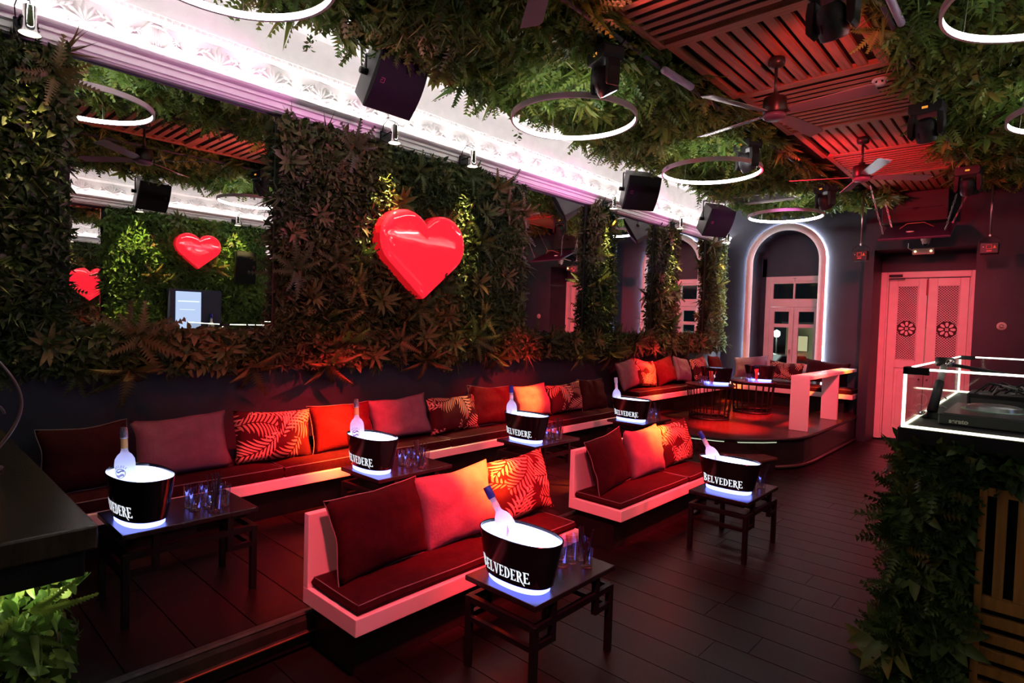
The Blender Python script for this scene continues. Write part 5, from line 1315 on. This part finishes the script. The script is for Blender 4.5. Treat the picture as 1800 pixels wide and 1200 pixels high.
# big ribbed leaf at the frame's corner
def ribbed_leaf(name, L, W, n=10):
    V = []; F = []; T = []
    for i in range(n + 1):
        t = i / n; w_ = W * math.sin(PI * (t * .93 + .05)) ** .75
        for s in (-1, -.5, 0, .5, 1): V.append((s * w_, t * L, -.30 * L * t * t - .22 * abs(s) * w_ + (.006 if i % 2 else -.006) * abs(s))); T.append(.62 + .18 * (i % 2) * abs(s))
    for i in range(n):
        for j in range(4): a = i * 5 + j; F += [(a, a + 1, a + 6), (a, a + 6, a + 5)]
    return tri_mesh(name, np.array(V), np.array(F), np.array(T), M_big)
RL = ribbed_leaf('ribbed_leaf', .55, .11, 16)
for (p, f) in (((.10, .02, .60), (1.2, .55, .25)), ((.08, -.10, .62), (1.2, .2, .15)), ((.10, -.02, .48), (1.3, .9, -.1))):
    d = Vector(f).normalized(); sd_ = d.cross(Vector((1, -.4, .6))).normalized(); up_ = sd_.cross(d)
    linkobj('ribbed_leaf', RL, pl, mw=Matrix.Translation(p) @ Matrix((sd_, d, up_)).transposed().to_4x4())
# wrought iron scroll lamp on the counter
il = thing('scroll_lamp', 'wrought iron scroll lantern with amber glass on the dark bar counter', 'lantern', (-3.28, .30, 1.10))
M_iron = pmat('grey_violet_iron', (.20, .15, .16), .4, metal=.5)
MB().lathe([(0, 0), (.07, 0), (.075, .01), (.03, .03), (.012, .05)], 18).obj('base', M_iron, il, smooth=True)
for s in (-1, 1):
    MB().tube([(s * .02 + .0, .02 + .11 * math.sin(t * PI) * s, .05 + .46 * t) for t in np.linspace(0, 1, 18)], .007, 6).obj('iron_hoop', M_iron, il, smooth=True)
    MB().tube([(s * .015, s * (.03 + .045 * (1 - t / 8.5) * math.cos(t)), .24 + .05 * (1 - t / 8.5) * math.sin(t)) for t in np.linspace(0, 7.2, 24)], .006, 6).obj('iron_scroll', M_iron, il, smooth=True)
MB().lathe([(.0, .07), (.035, .07), (.05, .16), (.045, .24), (.0, .25)], 16).obj('amber_glass', pmat('amber_glass', (.75, .36, .06), .25, emit=(1.0, .45, .10), es=.10), il, smooth=True)

# ================================================================== DJ BOOTH, RIGHT EDGE
BX0, BX1, BY0, BY1, BZ = -.535, .95, 3.52, 6.15, 1.25
dj = thing('dj_booth', 'planted dj booth with black top at the right edge', 'dj booth', (.2, 4.7, 0)); ox, oy = -.2, -4.7
MB().box(BX0 + ox, BX1 + ox, BY0 + oy, BY1 + oy, BZ, 1.325).obj('booth_top', pmat('matt_black_slab', (.012, .012, .012), .5), dj, bev=.005)
MB().box(BX0 + .08 + ox, BX1 - .05 + ox, BY0 + .08 + oy, BY1 - .05 + oy, 0, BZ).obj('body', M_black, dj)
parts = []
def face_leaves(N, o, u, v_, n, sz):
    P = rect_pts(N, np.array(o) + np.array((ox, oy, 0)), u, v_); P += np.array(n) * NR.uniform(0, .06, (N, 1))
    return batch(LEAF, orient(N, n, (.3, .9), (.3, 1), .35), P, NR.uniform(.7, 1.3, N) * sz, np.clip(NR.normal(.33, .22, N), 0, 1))
parts += [face_leaves(1900, (BX0 + .04, BY0 + .06, .0), (.27, 0, 0), (0, 0, BZ), (0, -1, 0), .075), face_leaves(700, (BX0 + .28, BY0 + .07, 1.10), (1.15, 0, 0), (0, 0, .15), (0, -1, 0), .07), face_leaves(3200, (BX0 + .06, BY0 + .05, 0), (0, BY1 - BY0 - .1, 0), (0, 0, BZ), (-1, 0, 0), .075)]
K = 70; PP_ = rect_pts(K, (BX0 + .03 + ox, BY0 + .03 + oy, .05), (.25, 0, 0), (0, 0, 1.1)); parts.append(tufts(K, PP_, (-.3, -1, 0), 7, .16, FROND, (.3, 1), (.3, 1), .6, (.1, .7)))
K = 90; PP_ = rect_pts(K, (BX0 + .02 + ox, BY0 + .02 + oy, .05), (0, 2.2, 0), (0, 0, 1.1)); parts.append(tufts(K, PP_, (-1, -.2, 0), 7, .17, FROND, (.3, 1), (.3, 1), .6, (.1, .7)))
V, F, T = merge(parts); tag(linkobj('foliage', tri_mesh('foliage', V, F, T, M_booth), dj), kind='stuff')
for (x, y, z, s, m, f) in ((BX0 + .12, BY0, .62, .17, 0, (-.3, -1, .3)), (BX0 + .02, BY0 + .05, .22, .24, 0, (-.7, -1, .2)), (BX0 + .25, BY0, .35, .20, 0, (0, -1, .1)), (BX0 + .10, BY0, .95, .16, 0, (-.2, -1, 0)), (BX0, BY0 + .5, .8, .22, 0, (-1, -.2, .2)), (BX0, BY0 + .1, .05, .28, 0, (-.8, -.8, .4))):
    linkobj('broad_leaf_plant', BRD[m], dj, mw=Matrix.Translation((x + ox, y + oy, z)) @ facing(f, z * 17) @ Matrix.Scale(s, 4))
# slatted pine front panel
def pine(x0, x1, z0, z1, nm='pine_slat', dy=0.0): MB().box(x0 + ox, x1 + ox, BY0 + .015 + oy + dy, BY0 + .045 + oy, z0, z1).obj(nm, M_pine, dj, bev=.002)
px0 = -.195
pine(px0, px0 + .030, 0, 1.09, 'frame_board', -.004); pine(px0 + .030, BX1, 1.05, 1.09, 'frame_board', -.004); pine(px0 + .030, BX1, .515, .575, 'frame_board', -.004)
for i in range(14): pine(px0 + .065 + .076 * i, px0 + .065 + .076 * i + .040, .575, 1.05)
for i in range(7): pine(px0 + .030, BX1, .435 - .080 * i, .435 - .080 * i + .050)
MB().box(px0 + ox, BX1 + ox, BY0 + .05 + oy, BY0 + .075 + oy, 0, 1.09).obj('panel_back', M_black, dj)
# glass case with lit edges
gc = thing('glass_case', 'glass case with glowing edges standing on the dj booth', 'glass case', (.2, 4.7, 1.325))
LEDE = emat('glass_edge_led', (.93, 1.0, .80), LV['booth'])
LEDW = emat('glass_base_led', (1.0, .97, .68), LV['booth'])
gx0, gx1, gy0, gy1, gh = BX0 + .02 + ox, BX1 - .02 + ox, BY0 + .02 + oy, BY1 - .02 + oy, .295
for (a, b, c, d) in ((gx0, gx1, gy0, gy0 + .008), (gx0, gx1, gy1 - .008, gy1), (gx0, gx0 + .008, gy0 + .01, gy1 - .01), (gx1 - .008, gx1, gy0 + .01, gy1 - .01)): MB().box(a, b, c, d, .004, gh).obj('pane', M_glass, gc)
def edge(p, q, r, m, nm='lit_edge'): MB().tube([p, q], r, 6).obj(nm, m, gc)
zt = gh + .003
for (p, q) in (((gx0, gy0, zt), (gx1, gy0, zt)), ((gx0, gy0, zt), (gx0, gy1, zt)), ((gx0, gy1, zt), (gx1, gy1, zt))): edge(p, q, .0055, LEDE)
for (x, y) in ((gx0, gy0), (gx0, gy1)): edge((x, y, .0), (x, y, gh), .0075, LEDE)
for (p, q) in (((gx0, gy0 - .004, .006), (gx1, gy0 - .004, .006)), ((gx0, gy0, .006), (gx0, gy1, .006)), ((gx0, gy1, .006), (gx1, gy1, .006))): edge(p, q, .0065, LEDW)
MB().box(gx0 - .008, gx0 + .10, gy0 - .010, gy0 + .012, gh - .025, gh + .012).box(gx0 - .010, gx0 + .012, gy0 - .01, gy0 + .10, gh - .025, gh + .012).obj('corner_clamp', M_dev, gc, bev=.003)
MB().box(gx0 - .008, gx0 + .10, gy1 - .012, gy1 + .01, gh - .02, gh + .012).obj('corner_clamp', M_dev, gc, bev=.003)
# dj controller, stand and cables inside
dc = thing('dj_controller', 'black dj controller with lettered front edge inside the glass case', 'dj controller', (.06, 4.325, 1.327), 0)
MB().box(-.46, .60, -.50, .20, 0, .055).obj('body', M_dev, dc, bev=.006)
MB().box(-.44, .58, -.48, .18, .055, .06).obj('top_plate', pmat('grey_black_plate', (.05, .055, .05), .3), dc)
for x in (-.25, .38):
    MB().lathe([(0, .09), (.10, .09), (.12, .082), (.125, .06)], 32, (x, -.12, 0)).obj('jog_wheel', pmat('pale_jog_wheel', (.45, .45, .46), .25, metal=.6), dc, auto=True)
    MB().lathe([(.126, .061), (.14, .064), (.15, .061)], 32, (x, -.12, 0)).obj('jog_rim', pmat('green_lit_rim', (.2, .5, .3), .3), dc)
for i in range(6):
    for j in range(3): MB().cyl((.0 + .03 * i, -.05 + .07 * j, .06), (.0 + .03 * i, -.05 + .07 * j, .085), .009, n=8).obj('knob', M_shell, dc)
fc = bpy.data.curves.new('serato_text', 'FONT'); fc.body = 'serato'; fc.size = .075; fc.extrude = .001; fc.offset = .0025
fo = bpy.data.objects.new('tmp_text', fc); COL.objects.link(fo); bpy.context.view_layer.update()
fm = bpy.data.meshes.new_from_object(fo.evaluated_get(bpy.context.evaluated_depsgraph_get())); bpy.data.objects.remove(fo)
fm.materials.clear(); fm.materials.append(pmat('pale_print', (.62, .60, .50), .4)); fm.name = 'lettering'
linkobj('lettering', fm, dc, (-.414, -.5035, .012), (.42, .42, 1), (PI / 2, 0, 0))
lb = thing('dj_mixer_box', 'black box lying behind the dj controller in the glass case', 'device', (-.05, 4.85, 1.327))
MB().box(-.30, .45, -.16, .2, 0, .11).obj('body', M_dev, lb, bev=.008); MB().box(-.28, .43, -.163, -.158, .03, .08).obj('front_plate', pmat('grey_front_plate', (.10, .10, .09), .35), lb)
sd2 = thing('clamp_stand', 'black and silver tilted clamp stand inside the glass case corner', 'stand', (-.455, 4.06, 1.327))
A0, A1 = Vector((0, 0, .035)), Vector((.03, .17, .315))
MB().cyl(A0, A0.lerp(A1, .60), .026, .022).obj('black_tube', M_dev, sd2, smooth=True)
MB().cyl(A0.lerp(A1, .58), A0.lerp(A1, .97), .017, .019).obj('silver_tube', pmat('satin_silver_tube', (.62, .60, .56), .35, metal=.3), sd2, smooth=True)
MB().cyl((-.02, -.03, .0), (-.02, -.03, .03), .022).box(-.06, .06, -.02, .02, 0, .03).obj('foot', M_dev, sd2)
MB().cyl(A1 + Vector((-.035, -.02, 0)), A1 + Vector((.035, .02, 0)), .026).obj('pivot', M_dev, sd2, smooth=True)
MB().cyl(A1 + Vector((.02, -.035, -.005)), A1 + Vector((.02, -.03, -.005)) + Vector((.012, -.02, 0)), .024).obj('pivot_knob', M_chrome, sd2, smooth=True)
MB().cyl(Vector((-.035, -.045, .02)), Vector((-.025, -.075, .02)), .020).obj('foot_knob', M_chrome, sd2, smooth=True)
MB().obox(A1 + Vector((.16, .03, -.035)), (.28, .05, .018), roty(.15)).obj('tray_arm', M_dev, sd2, bev=.004)
M_cab = pmat('black_cable', (.015, .015, .015), .45)
for k in range(9):
    r = random.Random(k + 90); p = Vector((-.22 + r.uniform(-.1, .1), 4.6 + r.uniform(-.1, .3), 1.45)); pts = [p.copy()]
    for i in range(9):
        p += Vector((r.uniform(-.01, .10), r.uniform(-.10, .10), 0)); p.z = 1.335 + .11 + .09 * abs(math.sin(i * .9 + k)) * r.uniform(.4, 1); pts.append(p.copy())
    sm = []
    for i in range(len(pts) - 1):
        for t in (0, .33, .66): sm.append(pts[i].lerp(pts[i + 1], t))
    o = MB().tube(sm, .006, 6).obj('cable', M_cab if k % 3 else pmat('grey_cable', (.3, .28, .26), .4), smooth=True)
    tag(o, 'loose cable in the tangle inside the glass case', 'cable', 'cable tangle in the glass case')
cl = MB().tube([(-.46 + .03 * math.cos(t) * (1 - .02 * t), 4.45 + .03 * math.cos(t), 1.39 + .035 * math.sin(t)) for t in np.linspace(.4, 5.2, 14)] + [(-.42, 4.5, 1.335), (-.36, 4.52, 1.33)], .005, 5).obj('charging_cable', pmat('white_cable', (.6, .55, .52), .4), smooth=True); tag(cl, 'curled pale charging cable in the near corner of the glass case', 'cable')

# lit bottle display on the right wall, seen in the big mirror
ds = thing('bottle_display', 'bluish lit bottle display seen in the big mirror', 'display', (XR - .13, 3.75, 1.35))
MB().box(-.20, 0, -.30, .55, 0, .84).obj('niche_box', pmat('navy_niche', (.01, .015, .05), .4), ds)
MB().box(-.215, -.20, -.21, .20, .10, .80).obj('lit_screen', emat('display_glow', (.55, .70, 1.0), LV['screen']), ds)
MB().box(-.218, -.215, -.18, .17, .62, .64).box(-.218, -.215, -.15, .1, .48, .49).obj('print_lines', emat('display_lines', (.8, .9, 1.0), LV['screen'] * 1.3), ds)
bt = bottle('pale bottle beside the lit display in the mirror', 'tall', (XR - .36, 4.12, 1.36), 0, 0, 1.2)
sh = thing('back_bar_shelf', 'narrow dark shelf under the lit display on the right wall', 'shelf', (XR, 3.9, 1.33)); MB().box(-.5, 0, -1.2, 1.1, -.05, .02).obj('shelf_board', M_black, sh); MB().box(-.47, -.02, -1.1, -1.05, -1.33, -.05).box(-.47, -.02, 1.0, 1.05, -1.33, -.05).obj('shelf_legs', M_black, sh)

# ================================================================== NIGHT STREET BEYOND THE WINDOW
gd = MB().box(-60, 40, 12.4, 90, -.6, -.5).obj('street_ground', pmat('asphalt', (.04, .04, .042), .5, var=.3, vscale=.5)); struct(gd, 'dark asphalt street outside the window')
bd = thing('street_building', 'lit cream building across the street beyond the window', 'building', (-10.2, 38, -.5))
MB().box(-1.6, 6, 0, 5, 0, 2.6).obj('wall', pmat('cream_render', (.6, .5, .3), .8), bd)
for i in range(4): f = MB().box(-1.1 + 1.6 * i, -.3 + 1.6 * i, -.03, 0, 1.0, 2.0).obj('window', pmat('shop_frame', (.2, .18, .15), .5), bd); MB().box(-1.05 + 1.6 * i, -.35 + 1.6 * i, -.05, -.03, 1.05, 1.95).obj('pane', emat('lit_shop_pane', (1.0, .85, .5), 1.0), f)
MB().box(-1.8, 6.2, -.3, 5.2, 2.6, 2.8).obj('roof', pmat('dark_roof', (.05, .04, .04), .7), bd)
sl_ = thing('street_lamp', 'bright street lamp beyond the window', 'street lamp', (-11.05, 34, -.5))
MB().cyl((0, 0, 0), (0, 0, 2.0), .06, .04).obj('pole', M_metal, sl_); MB().lathe([(0, 2.3), (.16, 2.2), (.18, 2.0), (.1, 1.9), (0, 1.88)], 16).obj('lamp_globe', emat('street_globe', (.85, 1.0, .95), 9.0), sl_)
lamp('street_glow', 'POINT', 900, (.85, 1.0, .85), (0, -.5, 2.1), None, sl_, .2)
def car(label, x, y, col):
    o = thing('car', label, 'car', (x, y, -.5), 1.3, 'parked cars outside')
    MB().prism([(-2.0, .25), (2.0, .25), (2.05, .6), (1.9, .8), (1.1, .9), (.6, 1.35), (-.9, 1.38), (-1.6, .95), (-2.05, .85), (-2.1, .5)], -.8, .8, lambda a, b, d: (a, d, b)).obj('body', pmat('car_paint_' + label.split()[0], col, .2, coat=1.0), o, bev=.05)
    MB().prism([(1.0, .92), (.57, 1.30), (-.85, 1.33), (-1.45, .97)], -.81, .81, lambda a, b, d: (a, d, b)).obj('window_band', M_shell, o)
    for a in (-1.25, 1.3):
        for s in (-1, 1): MB().cyl((a, s * .70, .3), (a, s * .84, .3), .31, n=16).obj('wheel', M_dev, o)
car('white car parked outside the window', -7.6, 23.5, (.7, .72, .75)); car('dark car parked outside the window right of the white one', -5.9, 31.0, (.05, .05, .06))
lamp('street_glow', 'POINT', 500, (.9, 1.0, .9), (-8.5, 20, 3.0), None, None, .2)
